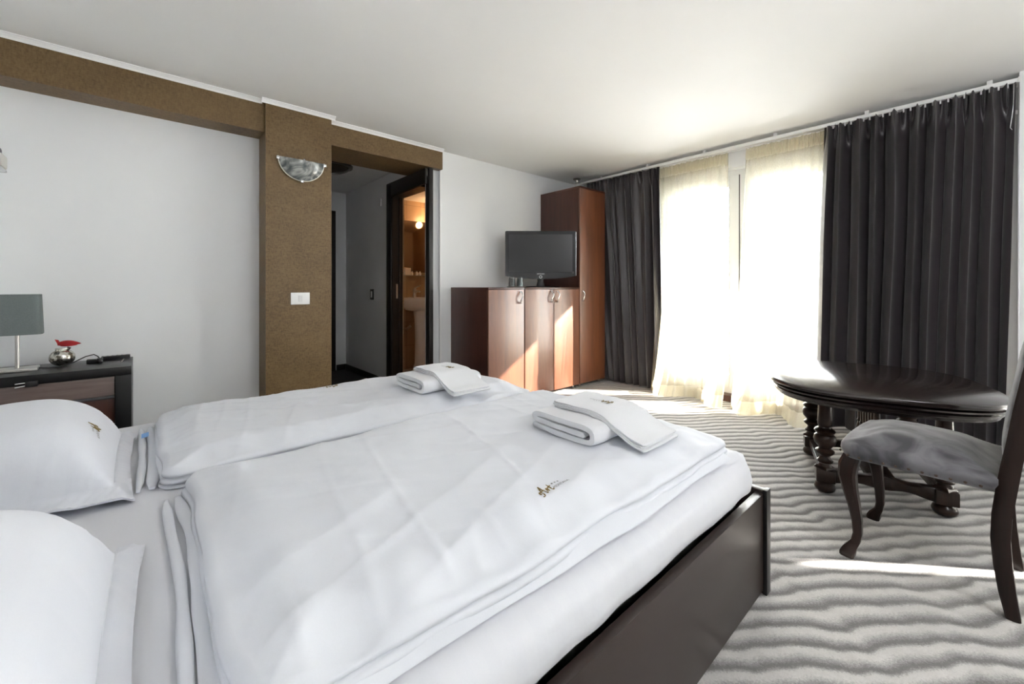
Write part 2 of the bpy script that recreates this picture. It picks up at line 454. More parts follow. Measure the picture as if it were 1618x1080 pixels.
# crown mouldings
def crown(name, x0, x1, y, ret0=None):
    m = MB(); pr = [(0, 0), (0, -0.026), (-0.005, -0.027), (-0.008, -0.017), (-0.016, -0.010), (-0.020, -0.006), (-0.026, -0.005), (-0.026, 0)]
    m.prism(pr, lambda p, k: Vector(((x0, x1)[k], y + p[0], ZC + p[1])))
    S(name, m, 'trim_white', angle=30)
crown('trim_1', XL, 0.595, 3.232)
crown('trim_2', 0.585, 1.065, 3.20)
crown('trim_3', 1.04, 2.065, 3.285)
S('trim_4', box(2.054, 2.066, 3.322, 3.334, 0, 2.30), 'trim_white', smooth=False)
# hall behind the doorway
S('floor_hall', box(0.85, 2.05, 3.55, 5.5, -0.08, -0.002), mottled('hall_carpet', (0.035, 0.033, 0.034, 1), (0.07, 0.066, 0.066, 1), 90, 0.95), smooth=False)
S('ceiling_hall', box(0.85, 2.04, 3.70, 5.5, 2.24, 2.34), 'grey_wall', smooth=False)
S('wall_hall_left', box(0.85, 0.95, 3.70, 5.5, 0, 2.3), 'grey_wall', smooth=False)
S('wall_hall_end', box(0.85, 2.05, 5.36, 5.46, 0, 2.3), 'grey_wall', smooth=False)
hr = MB(); hr.box(1.92, 2.04, 4.05, 5.4, 0, 2.3); hr.box(1.92, 2.04, 3.36, 4.05, 2.06, 2.3)
S('wall_hall_right', hr, 'grey_wall', smooth=False)
S('baseboard_hall_right', box(1.908, 1.922, 4.13, 5.36, 0, 0.07, bev=0.003), 'door_frame')
S('baseboard_hall_end', box(1.80, 1.92, 5.348, 5.362, 0, 0.07, bev=0.003), 'door_frame')
# bathroom shell
S('floor_bathroom', box(2.02, 3.4, 3.42, 5.0, -0.06, 0.0), 'tile', smooth=False)
S('ceiling_bathroom', box(2.02, 3.4, 3.42, 5.0, 2.16, 2.26), 'grey_wall', smooth=False)
S('wall_bathroom_back', box(2.02, 3.4, 4.86, 4.96, 0, 2.2), 'tile', smooth=False)
S('wall_bathroom_right', box(3.3, 3.4, 3.42, 4.9, 0, 2.2), 'tile', smooth=False)
# bathroom door frame (casing, jambs)
d2 = thing('door_2', (1.92, 3.7, 0), None, None); d2['kind'] = 'structure'; d2['label'] = 'dark wooden bathroom door frame in the hall opening'
P('casing', box(1.902, 1.922, 4.03, 4.14, 0, 2.115, bev=0.004), 'door_frame', d2)
P('casing', box(1.924, 1.966, 3.296, 3.33, 0, 2.13, bev=0.003), 'door_frame', d2)
P('header_casing', box(1.902, 1.922, 3.33, 4.14, 1.99, 2.13, bev=0.004), 'door_frame', d2)
P('jamb', box(1.915, 2.03, 4.02, 4.05, 0, 2.06), 'door_frame', d2)
P('jamb', box(1.926, 1.966, 3.32, 3.36, 0, 2.06), 'door_frame', d2)
P('header_jamb', box(1.915, 2.045, 3.442, 4.05, 1.985, 2.06), 'door_frame', d2)
P('door_stop', box(1.985, 2.0, 4.006, 4.022, 0, 2.0, bev=0.002), 'dark_wood', d2)
P('strike_plate', box(1.955, 1.972, 4.015, 4.021, 0.93, 1.08), 'steel', d2)
P('inner_edge_strip', box(2.028, 2.046, 4.022, 4.052, 0, 2.06), 'tile', d2)
# entrance door at the end of the hall
d1 = thing('door_1', (1.38, 5.33, 0), None, None); d1['kind'] = 'structure'; d1['label'] = 'dark entrance door at the end of the hall'
P('door_leaf', box(0.98, 1.72, 5.325, 5.362, 0.01, 1.96, bev=0.003), 'door_frame', d1)
P('casing', box(1.715, 1.785, 5.335, 5.365, 0, 2.0, bev=0.003), 'door_frame', d1)
P('header_casing', box(0.95, 1.785, 5.335, 5.365, 1.955, 2.0, bev=0.003), 'door_frame', d1)
hp = P('handle_plate', box(1.60, 1.69, 5.31, 5.325, 0.83, 1.10, bev=0.006), 'brass', d1)
P('handle_lever', MB().tube([(1.655, 5.315, 1.0), (1.655, 5.27, 1.0), (1.60, 5.262, 1.0), (1.54, 5.262, 0.995)], 0.010), 'brass', hp)

# balcony outside
S('floor_balcony', box(XW + 0.02, 5.85, -5.0, 3.8, -0.25, -0.03), 'balcony', smooth=False)
S('ceiling_balcony', box(XW + 0.3, 5.70, -5.0, 3.8, 2.36, 2.5), 'balcony', smooth=False)
bl = thing('balcony_railing', (5.75, 0.6, -0.03), 'pale metal balcony railing outside the bright glass doors', 'railing')
P('handrail', box(5.72, 5.78, -2.6, 3.8, 0.90, 0.94, bev=0.01), 'pvc', bl)
P('bottom_rail', box(5.735, 5.765, -2.6, 3.8, 0.05, 0.08), 'pvc', bl)
bme = None
for i in range(40):
    y = -2.5 + i * 0.16
    if bme is None:
        ob = P('baluster', box(5.742, 5.758, y - 0.008, y + 0.008, 0.07, 0.91), 'pvc', bl); bme = ob.data; y0b = y
    else:
        ob = bpy.data.objects.new('baluster', bme); col.objects.link(ob); ob.parent = bl; ob.location = (0, y - y0b, 0)

# balcony doors (window_1)
def window(name, y0, y1, n, xo, z0, z1, label, mats='pvc'):
    w = thing(name, (xo, (y0 + y1) / 2, 0), None, None); w['kind'] = 'structure'; w['label'] = label
    fr = MB()
    P('outer_frame', box(xo, xo + 0.07, y0, y0 + 0.05, z0, z1, bev=0.004), 'pvc', w)
    P('outer_frame', box(xo, xo + 0.07, y1 - 0.05, y1, z0, z1, bev=0.004), 'pvc', w)
    P('head_frame', box(xo, xo + 0.07, y0 + 0.05, y1 - 0.05, z1 - 0.05, z1, bev=0.004), 'pvc', w)
    P('sill_frame', box(xo, xo + 0.07, y0 + 0.05, y1 - 0.05, z0, z0 + 0.05, bev=0.004), 'pvc', w)
    a = y0 + 0.05; b = y1 - 0.05; wd = (b - a) / n
    for i in range(n):
        ya, yb = a + i * wd + 0.004, a + (i + 1) * wd - 0.004
        s = thing('sash', (xo, (ya + yb) / 2, 0), None, None); s.parent = w
        s.location = (0, (ya + yb) / 2 - (y0 + y1) / 2, 0)
        za, zb = z0 + 0.052, z1 - 0.052
        st = 0.085
        m = MB()
        m.box(xo - 0.015, xo + 0.05, ya, ya + st, za, zb, bev=0.005)
        m.box(xo - 0.015, xo + 0.05, yb - st, yb, za, zb, bev=0.005)
        m.box(xo - 0.015, xo + 0.05, ya + st, yb - st, zb - 0.1, zb, bev=0.005)
        m.box(xo - 0.015, xo + 0.05, ya + st, yb - st, za, za + 0.12, bev=0.005)
        P('sash_frame', m, 'pvc', s)
        P('pane', box(xo + 0.012, xo + 0.018, ya + st - 0.01, yb - st + 0.01, za + 0.11, zb - 0.09), 'glass', s, smooth=False)
        g = MB()
        for (p, q, r, t) in ((ya + st - .001, ya + st + .004, za + .12, zb - .1), (yb - st - .004, yb - st + .001, za + .12, zb - .1)):
            g.box(xo - 0.012, xo - 0.004, p, q, r, t)
        P('glazing_seal', g, 'rubber', s, smooth=False)
        if i < n - 1:
            P('meeting_seal', box(xo - 0.013, xo + 0.03, yb - 0.001, yb + 0.009, za, zb), 'rubber', s, smooth=False)
        if i == 1:
            h = P('handle', MB().tube([(xo - 0.02, yb - 0.04, 1.0), (xo - 0.055, yb - 0.04, 1.0), (xo - 0.055, yb - 0.04, 0.88)], 0.009), 'white_plastic', s)
    return w
window('window_1', W1[0], W1[1], 3, XW + 0.10, 0.05, W1[2], 'white framed glass balcony doors behind the voile curtains')
window('window_2', W2[0], W2[1], 1, XW + 0.10, 0.05, W2[2], 'second white framed glass door beyond the wall pier')
tag(P('added_blind', box(XW + 0.03, XW + 0.034, W2[0], -1.875, 0.06, W2[2]), 'blind', smooth=False),  # unseen blinds added to leave a slit for the sun streak
    'added unseen white blind diffusing daylight at the second glass door', 'blind')
tag(P('added_blind', box(XW + 0.03, XW + 0.034, -1.81, W2[1], 0.06, W2[2]), 'blind', smooth=False),
    'added unseen white blind leaving the gap for the sun streak', 'blind')

# ================================================================== CABINETS
def handle(door, x, y, z, L=0.105, flip=1):
    """wavy bow handle on a front at plane y, vertical"""
    pts = []
    for i in range(15):
        t = i / 14
        pts.append((x + flip * 0.010 * math.sin(2 * PI * t) , y - 0.006 - 0.024 * math.sin(PI * t) ** 0.7, z + (0.5 - t) * L))
    r = [0.0075 if i in (0, 14) else 0.0050 + 0.0012 * abs(2 * i / 14 - 1) for i in range(15)]
    return P('handle', MB().tube(pts, r, 8), 'chrome', door)
YF = 2.755
def cabinet(name, label, x0, x1, ztop, doors, hx, hz, cat, group=None, zbot=0.035, shelf=False):
    c = thing(name, ((x0 + x1) / 2, (YF + 3.325) / 2, 0), label, cat, group=group)
    t = 0.018
    P('side_panel', box(x0, x0 + t, YF + 0.02, 3.326, zbot, ztop - t, bev=0.001), 'cabinet_side', c)
    P('side_panel', box(x1 - t, x1, YF + 0.02, 3.326, zbot, ztop - t, bev=0.001), 'cabinet_side', c)
    P('top_panel', box(x0, x1, YF - 0.001, 3.326, ztop - t, ztop, bev=0.0015), 'cabinet_side', c)
    P('bottom_panel', box(x0 + t, x1 - t, YF + 0.02, 3.326, zbot, zbot + t), 'cabinet_side', c)
    P('back_panel', box(x0 + t, x1 - t, 3.312, 3.322, zbot, ztop - t), 'cabinet_side', c)
    w = (x1 - x0) / doors
    for i in range(doors):
        d = P('door', box(x0 + i * w + 0.004, x0 + (i + 1) * w - 0.004, YF, YF + 0.018, zbot + 0.003, ztop - t - 0.003, bev=0.0012), 'cabinet', c)
        handle(d, hx[i], YF, hz)
    for fx in (x0 + 0.05, x1 - 0.05):
        for fy in (YF + 0.05, 3.27):
            P('foot', MB().lathe([(0.020, 0), (0.020, 0.008), (0.013, 0.012), (0.013, zbot)], 14, (fx, fy, 0)), 'steel', c)
    return c
CT = 1.045
cabinet('low_cabinet', 'low single-door mahogany cabinet nearest the doorway, glass tray on top', 2.176, 2.598, CT, 1, [2.545], 0.955, 'cabinet', 'low mahogany cabinets')
cabinet('low_cabinet', 'low double-door mahogany cabinet under the television', 2.602, 3.388, CT, 2, [2.952, 3.04], 0.955, 'cabinet', 'low mahogany cabinets')
cabinet('tall_wardrobe', 'tall narrow mahogany wardrobe in the corner by the grey curtain', 3.392, 3.832, 2.106, 1, [3.435], 0.955, 'wardrobe')

# television
TVR = math.radians(-41.6 + 0.5)
tv = thing('television', (2.985, 2.93, CT), 'black flat-screen television standing on the low cabinet', 'television', rz=TVR)
W = 0.355
def tvbody():
    m = MB(); out = []
    zb, zt = 0.085, 0.565
    n = 24
    for i in range(n + 1):
        x = -W + 2 * W * i / n
        out.append((x, zb + 0.03 - 0.032 * (1 - (x / W) ** 2) ** 0.9 * (1 if abs(x) < W else 0)))
    out += [(W, zt - 0.008), (W - 0.008, zt), (-W + 0.008, zt), (-W, zt - 0.008)]
    m.prism(out, lambda p, k: Vector((p[0], (-0.03, 0.015)[k], p[1])))
    m.box(-W + 0.06, W - 0.06, 0.015, 0.07, zb + 0.07, zt - 0.05, bev=0.02)
    return m
b = P('housing', tvbody(), 'tv_bezel', tv, local=True)
P('screen', box(-W + 0.036, W - 0.036, -0.0315, -0.029, 0.155, 0.532), 'tv_screen', tv, local=True, smooth=False)
P('edge_strip', box(W - 0.001, W + 0.002, -0.031, -0.012, 0.12, 0.555), 'chrome', tv, local=True, smooth=False)
v, f = text_mesh('SAMSUNG', 0.0165)
mx = max(p.x for p in v)
P('lettering', MB().add([Vector((p.x - mx / 2, -0.0312, 0.130 + p.y)) for p in v], f), 'print_white', b, local=True, smooth=False)
ring = MB(); ring.grid(lambda a, c: Vector(((0.013 + 0.0022 * math.cos(2 * PI * c)) * math.cos(2 * PI * a), -0.031 + 0.0012 * math.sin(2 * PI * c), 0.105 + (0.013 + 0.0022 * math.cos(2 * PI * c)) * math.sin(2 * PI * a))), 28, 8)
P('power_ring', ring, 'print_white', tv, local=True)
P('speaker_dot', MB().lathe([(0.012, 0), (0.012, 0.002), (0, 0.002)], 16, (0, 0, 0)), 'black_plastic', tv, local=True).matrix_local = Matrix.Translation((0.325, -0.0305, 0.15)) @ Matrix.Rotation(PI / 2, 4, 'X')
P('neck', MB().sweep_rect([(0, 0.0, 0.01), (0, 0.005, 0.06), (0, 0.012, 0.13)], [0.085, 0.06, 0.07], [0.04, 0.03, 0.03]), 'tv_bezel', tv, local=True)
base = MB(); base.lathe([(0.0, 0.016), (0.5, 0.014), (0.95, 0.009), (1.0, 0.004), (0.98, 0.0)], 40)
for p in base.v: p.x *= 0.20; p.y *= 0.115
P('stand_base', base, 'tv_bezel', tv, local=True)

# tray with two upturned tumblers
tr = MB(); tr.lathe([(0.0, 0.003), (0.082, 0.003), (0.088, 0.010), (0.090, 0.010), (0.085, 0.0), (0.0, 0.0)], 36, (2.60, 2.87, CT))
tag(P('glass_tray', tr, 'steel'), 'small round silver tray on the low cabinet', 'tray')
def tumbler(x, y, label):
    m = MB(); m.lathe([(0.034, 0.0), (0.0265, 0.088), (0.025, 0.092), (0.0, 0.092), (0.0, 0.080), (0.023, 0.078), (0.0325, 0.0)], 28, (x, y, CT + 0.0035))
    tag(P('tumbler', m, 'tumbler'), label, 'glass', 'upturned tumblers')
tumbler(2.562, 2.885, 'upturned clear tumbler on the tray, the one nearer the doorway')
tumbler(2.622, 2.842, 'upturned clear tumbler on the tray, the one nearer the television')

# ================================================================== CURTAINS
rail = thing('curtain_rail', (3.9, 1.5, 2.26), 'long white curtain rail under the ceiling along the windows', 'curtain rail')
rm = MB(); rm.box(3.862, 3.878, -0.16, 3.14, 2.262, 2.288, bev=0.003); rm.box(3.875, 3.965, -0.16, 3.14, 2.276, 2.288, bev=0.002)
P('track', rm, 'pvc', rail)
P('rear_track', box(3.945, 3.962, -0.16, 3.14, 2.264, 2.282, bev=0.002), 'pvc', rail)
P('end_cap', box(3.858, 3.968, -0.172, -0.158, 2.258, 2.292, bev=0.004), 'pvc', rail)
for i in range(6):
    y = -0.05 + i * 0.58
    P('ceiling_bracket', box(3.89, 3.93, y - 0.012, y + 0.012, 2.286, ZC), 'pvc', rail)
eb = MB(); eb.lathe([(0.042, 0.0), (0.046, -0.006), (0.040, -0.014), (0.022, -0.022), (0.018, -0.04), (0.026, -0.055), (0.0, -0.057)], 24, (3.80, 3.13, ZC - 0.001))
P('end_support', eb, 'steel', rail)
hk = None
for i in range(26):
    y = -0.12 + i * 0.035
    if hk is None:
        ob = P('glider', box(3.866, 3.874, y - 0.004, y + 0.004, 2.240, 2.264), 'white_plastic', rail); hk = ob.data; yb0 = y
    else:
        ob = bpy.data.objects.new('glider', hk); col.objects.link(ob); ob.parent = rail; ob.location = (0, y - yb0, 0)
P('pull_cord', MB().tube([(3.87, -0.145, 2.26), (3.868, -0.143, 2.14), (3.862, -0.136, 2.06), (3.864, -0.130, 2.0), (3.866, -0.138, 1.985), (3.868, -0.147, 2.0), (3.868, -0.146, 2.05), (3.868, -0.144, 2.13)], 0.0022, 6), 'white_plastic', rail)

def curtain_fn(x0, yt, yb, zt, zb, nf, amp, seed, gather=0.4, flare=None, ruffle=0.012, sharp=1.0):
    def fn(s, q):
        # q: 0 bottom .. 1 top
        hgt = q
        ya = yt[0] * hgt + yb[0] * (1 - hgt); yc = yt[1] * hgt + yb[1] * (1 - hgt)
        sw = s + 0.30 / nf * fb(s * nf * 0.55, seed, 0.0) * 1.6 + 0.18 / nf * fb(s * nf * 0.5, seed + 4, q * 1.5)
        ph = 2 * PI * nf * sw
        a = amp * (0.75 + 0.55 * fb(s * nf * 0.4, seed + 9, q * 0.7))
        top = sm(0.90, 0.99, q)
        a = a * (1 - top * (1 - gather))
        w = math.sin(ph); w = math.copysign(abs(w) ** sharp, w)
        x = x0 + a * w + 0.15 * a * fb(s * nf * 1.1, seed + 2, q * 1.2)
        x += top * amp * 0.35 * math.sin(ph * 2.0 + 1.3) + top * amp * 0.25 * math.sin(ph * 3.1)
        y = ya + (yc - ya) * s + 0.16 * a * math.sin(2 * ph + 0.6)
        z = zb + (zt - zb) * q
        z += top * sm(0.96, 1, q) * ruffle * (math.sin(ph + 0.8) + 0.5 * math.sin(2.3 * ph)) * 0.6
        if flare: x, y, z = flare(s, q, x, y, z)
        return Vector((x, y, z))
    return fn
def left_pull(s, q, x, y, z):
    # keep clear of the wardrobe: the drawn part stays near the window behind it
    k = sm(2.62, 2.76, y)
    return (x * (1 - k) + (3.885 + (x - 3.875) * 0.4) * k, y, z)
m = MB(); m.grid(curtain_fn(3.885, (2.125, 3.06), (2.10, 2.85), 2.262, 0.015, 9, 0.045, 3.1, flare=left_pull), 330, 60)
cu = tag(P('blackout_curtain', m, 'satin', angle=180), 'dark grey blackout curtain bunched beside the wardrobe', 'curtain', 'dark grey blackout curtains')
def right_pull(s, q, x, y, z):
    b = (1 - q)
    x -= 0.03 * b ** 2
    y += 0.03 * math.sin(b * 2.2) * sm(0.75, 1.0, s) * 1.0
    return x, y, z
m = MB(); m.grid(curtain_fn(3.872, (-0.150, 0.775), (-0.10, 0.80), 2.264, 0.012, 10, 0.062, 8.7, flare=right_pull), 480, 72)
cu = tag(P('blackout_curtain', m, 'satin', angle=180), 'wide dark grey blackout curtain hanging behind the oval table', 'curtain', 'dark grey blackout curtains')

def sheer_flare(dx, cut=None):
    def fl(s, q, x, y, z):
        b = 1 - q
        x -= dx * b ** 5 * (0.6 + 0.5 * math.sin(3 * PI * s + 0.7)) + 0.05 * b
        if cut: x, y, z = cut(s, q, x, y, z)
        return x, y, z
    return fl
def sheer_curtain(label, yt, yb, nf, seed, dx, cut=None, nu=260):
    t = thing('voile_curtain', (3.93, (yt[0] + yt[1]) / 2, 0), label, 'curtain', group='cream voile curtains')
    fn = curtain_fn(3.945, yt, yb, 2.255, 0.008, nf, 0.016, seed, gather=0.3, flare=sheer_flare(dx, cut), ruffle=0.006)
    P('voile_panel', MB().grid(lambda s, q: fn(s, q), nu, 60), 'sheer', t, angle=180)
    P('hem', MB().grid(lambda s, q: fn(s, q * 0.045) + Vector((-0.003, 0, 0)), nu, 4), 'sheer_hem', t, angle=180)
    def head(s, q):
        p = fn(s, 0.955 + 0.045 * q); r = 0.006 * math.sin(s * 2 * PI * nf * 5.0) * (0.3 + math.sin(PI * q))
        return p + Vector((-0.010 + r, 0, 0.004))
    P('heading_tape', MB().grid(head, nu * 2, 6), 'sheer_hem', t, angle=180)
    return t
def cutL(s, q, x, y, z):
    # the free edge swings open towards the middle at the bottom
    return x, y, z
sheer_curtain('cream voile curtain panel nearer the wardrobe', (1.50, 2.17), (1.46, 2.20), 10, 21.3, 0.20)
sheer_curtain('cream voile curtain panel nearer the oval table', (0.72, 1.345), (0.84, 1.43), 9, 33.9, 0.26)

# ================================================================== BED
BX0, BX1, BY0, BY1 = -0.53, 1.612, 0.478, 2.36
bed = thing('bed_frame', ((BX0 + BX1) / 2, (BY0 + BY1) / 2, 0), 'low dark brown leatherette double bed frame', 'bed')
P('footboard', box(BX1 - 0.03, BX1, BY0, BY1, 0.0, 0.352, bev=0.003), 'bed_panel', bed)
P('foot_edge_trim', box(BX1 - 0.034, BX1 + 0.003, BY0 - 0.004, BY0 + 0.010, 0.0, 0.356, bev=0.002), 'black_lacquer', bed)
P('side_rail', box(BX0, BX1 - 0.03, BY0 + 0.008, BY0 + 0.034, 0.012, 0.343, bev=0.003), 'bed_panel', bed)
P('side_rail', box(BX0, BX1 - 0.03, BY1 - 0.034, BY1 - 0.008, 0.012, 0.343, bev=0.003), 'bed_panel', bed)
P('headboard', box(XL + 0.01, BX0 + 0.0, BY0 - 0.02, BY1 + 0.02, 0.0, 0.86, bev=0.008), 'bed_panel', bed)
P('slat_base', box(BX0, BX1 - 0.03, BY0 + 0.04, BY1 - 0.04, 0.17, 0.20), 'dark_wood', bed)
MZ = 0.486
MX0, MX1, MY0, MY1 = -0.515, 1.572, 0.512, 2.328

def slab(outline, top, rings, nu, nv):
    """cloth body: outline(u,v)->(x,y) grid, top(x,y,u,v)->z, rings = list of (outset fn, z fn) around the rim going down, closed below"""
    m = MB(); pts = []
    for i in range(nu + 1):
        for j in range(nv + 1):
            x, y = outline(i / nu, j / nv); pts.append(Vector((x, y, top(x, y, i / nu, j / nv))))
    idx = lambda i, j: i * (nv + 1) + j
    faces = [(idx(i, j), idx(i + 1, j), idx(i + 1, j + 1), idx(i, j + 1)) for i in range(nu) for j in range(nv)]
    loop = [idx(i, 0) for i in range(nu)] + [idx(nu, j) for j in range(nv)] + [idx(i, nv) for i in range(nu, 0, -1)] + [idx(0, j) for j in range(nv, 0, -1)]
    n = len(loop); nrm = []
    for k in range(n):
        a = pts[loop[k - 2]]; b_ = pts[loop[(k + 2) % n]]; t = b_ - a
        nrm.append(Vector((t.y, -t.x, 0)).normalized())
    prev = loop
    for (fo, fz) in rings:
        cur = []
        for k in range(n):
            p = pts[loop[k]]; s = k / n
            q = p + nrm[k] * fo(p, s)
            cur.append(len(pts)); pts.append(Vector((q.x, q.y, fz(p, s))))
        for k in range(n):
            faces.append((prev[k], cur[k], cur[(k + 1) % n], prev[(k + 1) % n]))
        prev = cur
    faces.append(tuple(prev))
    m.add(pts, faces); return m
def rrect(x0, x1, y0, y1, r, wob=0.0, seed=0.0):
    """grid over a rectangle with rounded corners"""
    cx, cy, hx, hy = (x0 + x1) / 2, (y0 + y1) / 2, (x1 - x0) / 2, (y1 - y0) / 2
    def fn(u, v):
        a, b = 2 * u - 1, 2 * v - 1
        x, y = a * hx, b * hy
        # pull the corner region onto an arc
        ex, ey = abs(x) - (hx - r), abs(y) - (hy - r)
        if ex > 0 and ey > 0:
            m_ = max(ex, ey); l = math.hypot(ex, ey)
            if l > 0:
                k = m_ / l
                x = math.copysign(hx - r + ex * k, x); y = math.copysign(hy - r + ey * k, y)
        e = max(abs(a), abs(b)) ** 6
        if wob:
            x += e * wob * fb(y * 5 + seed, x * 1.0, seed); y += e * wob * fb(x * 5 + seed, seed + 7.7, y)
        return cx + x, cy + y
    return fn
def edge_d(x, y, x0, x1, y0, y1): return min(x - x0, x1 - x, y - y0, y1 - y)

def mat_top(x, y, u, v):
    d = edge_d(x, y, MX0, MX1, MY0, MY1)
    return MZ - 0.030 * (1 - sm(0, 0.07, d)) ** 2 + 0.0025 * fb(x * 4, y * 9, 1.0) * sm(0, .1, d)
wr = lambda p, s, a: a * fb(p.x * 9, p.y * 9, 5.0)
mattress = slab(rrect(MX0, MX1, MY0, MY1, 0.09), mat_top, [
    (lambda p, s: 0.010 + wr(p, s, .003), lambda p, s: MZ - 0.05),
    (lambda p, s: 0.016 + wr(p, s, .006), lambda p, s: MZ - 0.085),
    (lambda p, s: 0.010 + wr(p, s, .008), lambda p, s: MZ - 0.115 + 0.010 * fb(p.x * 4, p.y * 4, 2)),
    (lambda p, s: -0.006, lambda p, s: MZ - 0.128 + 0.014 * fb(p.x * 4, p.y * 4, 2)),
    (lambda p, s: -0.03, lambda p, s: MZ - 0.128),
    (lambda p, s: -0.03, lambda p, s: 0.202)], 90, 80)
tag(P('mattress', mattress, 'sheet', angle=180), 'white sheeted mattress on the dark bed frame', 'mattress')

# duvets -------------------------------------------------------------
def ridge(x, y, ang, sc, st, seed):
    c, s = math.cos(ang), math.sin(ang)
    u, v = (x * c + y * s), (-x * s + y * c)
    n_ = fb(u * sc / st, v * sc, seed)
    return (1 - abs(n_) * 2.2)
def make_duvet(x0, x1, y0, y1, seed, label, hgt, near_flap=False, fold_head=False):
    zb = MZ + 0.002
    L = x1 - x0
    def top(x, y, u, v):
        d = edge_d(x, y, x0, x1, y0, y1)
        z = zb + hgt * (0.62 + 0.38 * sm(0.0, 0.10, d)) 
        z += 0.009 * fb(x * 2.3, y * 2.6, seed) + 0.007 * fb(x * 6, y * 6, seed + 3)
        f = sm(0.0, 0.05, d) * 0.7 + 0.3
        r1 = max(0, ridge(x, y, 0.30, 7.5, 8, seed + 5)) ** 4
        r2 = max(0, ridge(x, y, -0.55, 8.5, 7, seed + 8)) ** 4
        r3 = max(0, ridge(x, y, 1.35, 8.0, 6, seed + 11)) ** 5
        patch = max(0.0, 0.35 + fb(x * 1.8, y * 1.8, seed + 2))
        z += f * (0.0048 * r1 + 0.0042 * r2 + 0.0036 * r3) * (0.35 + patch) + f * 0.0022 * fb(x * 16, y * 22, seed + 40)
        # pinched ripples running in from the long near edge
        dn = y - y0
        z += 0.014 * fb(x * 11, dn * 2.0, seed + 20) * (1 - sm(0.02, 0.20, dn))
        du = x - x0
        z += 0.006 * fb(y * 12, du * 3.0, seed + 24) * (1 - sm(0.02, 0.18, du))
        z += 0.012 * sm(x1 - 0.30, x1, x) * fb(y * 5, x * 5, seed + 31)
        return z
    out = rrect(x0, x1, y0, y1, 0.035, 0.016, seed)
    nz = lambda p, s, k: fb(p.x * 7, p.y * 7, seed + k)
    E = hgt * 0.62
    rings = [
        (lambda p, s: 0.012 + 0.004 * nz(p, s, 1), lambda p, s: zb + E * 0.82 + 0.003 * nz(p, s, 2)),
        (lambda p, s: 0.015 + 0.005 * nz(p, s, 3), lambda p, s: zb + E * 0.66 + 0.003 * nz(p, s, 2)),
        (lambda p, s: 0.002, lambda p, s: zb + E * 0.56 + 0.003 * nz(p, s, 4)),
        (lambda p, s: 0.016 + 0.007 * nz(p, s, 5), lambda p, s: zb + E * 0.46 + 0.003 * nz(p, s, 4)),
        (lambda p, s: 0.020 + 0.008 * nz(p, s, 6), lambda p, s: zb + E * 0.30 + 0.002 * nz(p, s, 4)),
        (lambda p, s: 0.004, lambda p, s: zb + E * 0.20),
        (lambda p, s: 0.020 + 0.010 * nz(p, s, 7), lambda p, s: zb + E * 0.12),
        (lambda p, s: 0.018 + 0.010 * nz(p, s, 7), lambda p, s: zb + 0.002),
        (lambda p, s: -0.03, lambda p, s: zb)]
    t = thing('duvet', ((x0 + x1) / 2, (y0 + y1) / 2, zb), label, 'duvet', group='white duvets')
    body = P('cover', slab(out, top, rings, 210, 130), 'linen', t, angle=180)
    if near_flap:
        # loose button-flap strip along the long edge towards the photographer
        def flap(s, q):
            x = x0 + 0.04 + (L - 0.10) * s
            w = 0.030 + 0.016 * sm(0.15, 0.6, s) + 0.010 * fb(x * 3, 1.3, seed)
            y = y0 + 0.012 - w * q - 0.012
            z = zb + 0.026 * (1 - q) ** 1.0 + 0.003 + q * (0.006 * fb(x * 6, 4.0, seed) + 0.004)
            return Vector((x, y, z))
        fm = MB(); fm.grid(flap, 160, 8); fm.grid(lambda s, q: flap(s, q) + Vector((0, 0.0, -0.0022)), 160, 8)
        P('cover_flap', fm, 'linen', t, angle=180)
    if fold_head:
        # softly rolled piping of the cover's opening along the head end
        for k, (off, rr) in enumerate(((0.034, 0.011), (0.062, 0.0075))):
            pts = []; rad = []
            for i in range(61):
                s = i / 60; y = y0 + 0.02 + (y1 - y0 - 0.05) * s
                pts.append((x0 - off + 0.010 * fb(y * 3, k * 5.0, seed) + 0.012 * math.sin(PI * s), y, zb + rr * 0.75))
                rad.append(rr * (0.5 + 0.5 * sm(0, 0.1, s)) * (1 - 0.5 * sm(0.9, 1, s)) * (1 + 0.25 * fb(y * 8, k, seed)))
            ce = MB().tube(pts, [r_ * 1.35 for r_ in rad], 10)
            for p_ in ce.v: p_.z = zb + 0.001 + max(0.0, (p_.z - zb + 0.004)) * 0.55
            P('cover_edge', ce, 'linen', t, angle=180)
    return t, body, top

dA, bodyA, topA = make_duvet(0.10, 1.475, 0.575, 1.432, 2.0, 'white duvet on the side nearest the camera with a gold script emblem', 0.082, near_flap=True, fold_head=True)
dB, bodyB, topB = make_duvet(0.045, 1.445, 1.490, 2.20, 57.0, 'white duvet on the far side of the bed towards the wallpapered wall', 0.082, fold_head=True)
# blue care label sewn at the far duvet's head end
def tagfn(s, q): return Vector((-0.010 + 0.02 * q, 1.985 + 0.055 * s, MZ + 0.022 + 0.006 * math.sin(3 * s) + 0.004 * q))
P('care_label', MB().grid(tagfn, 6, 3), 'blue_tag', dB)

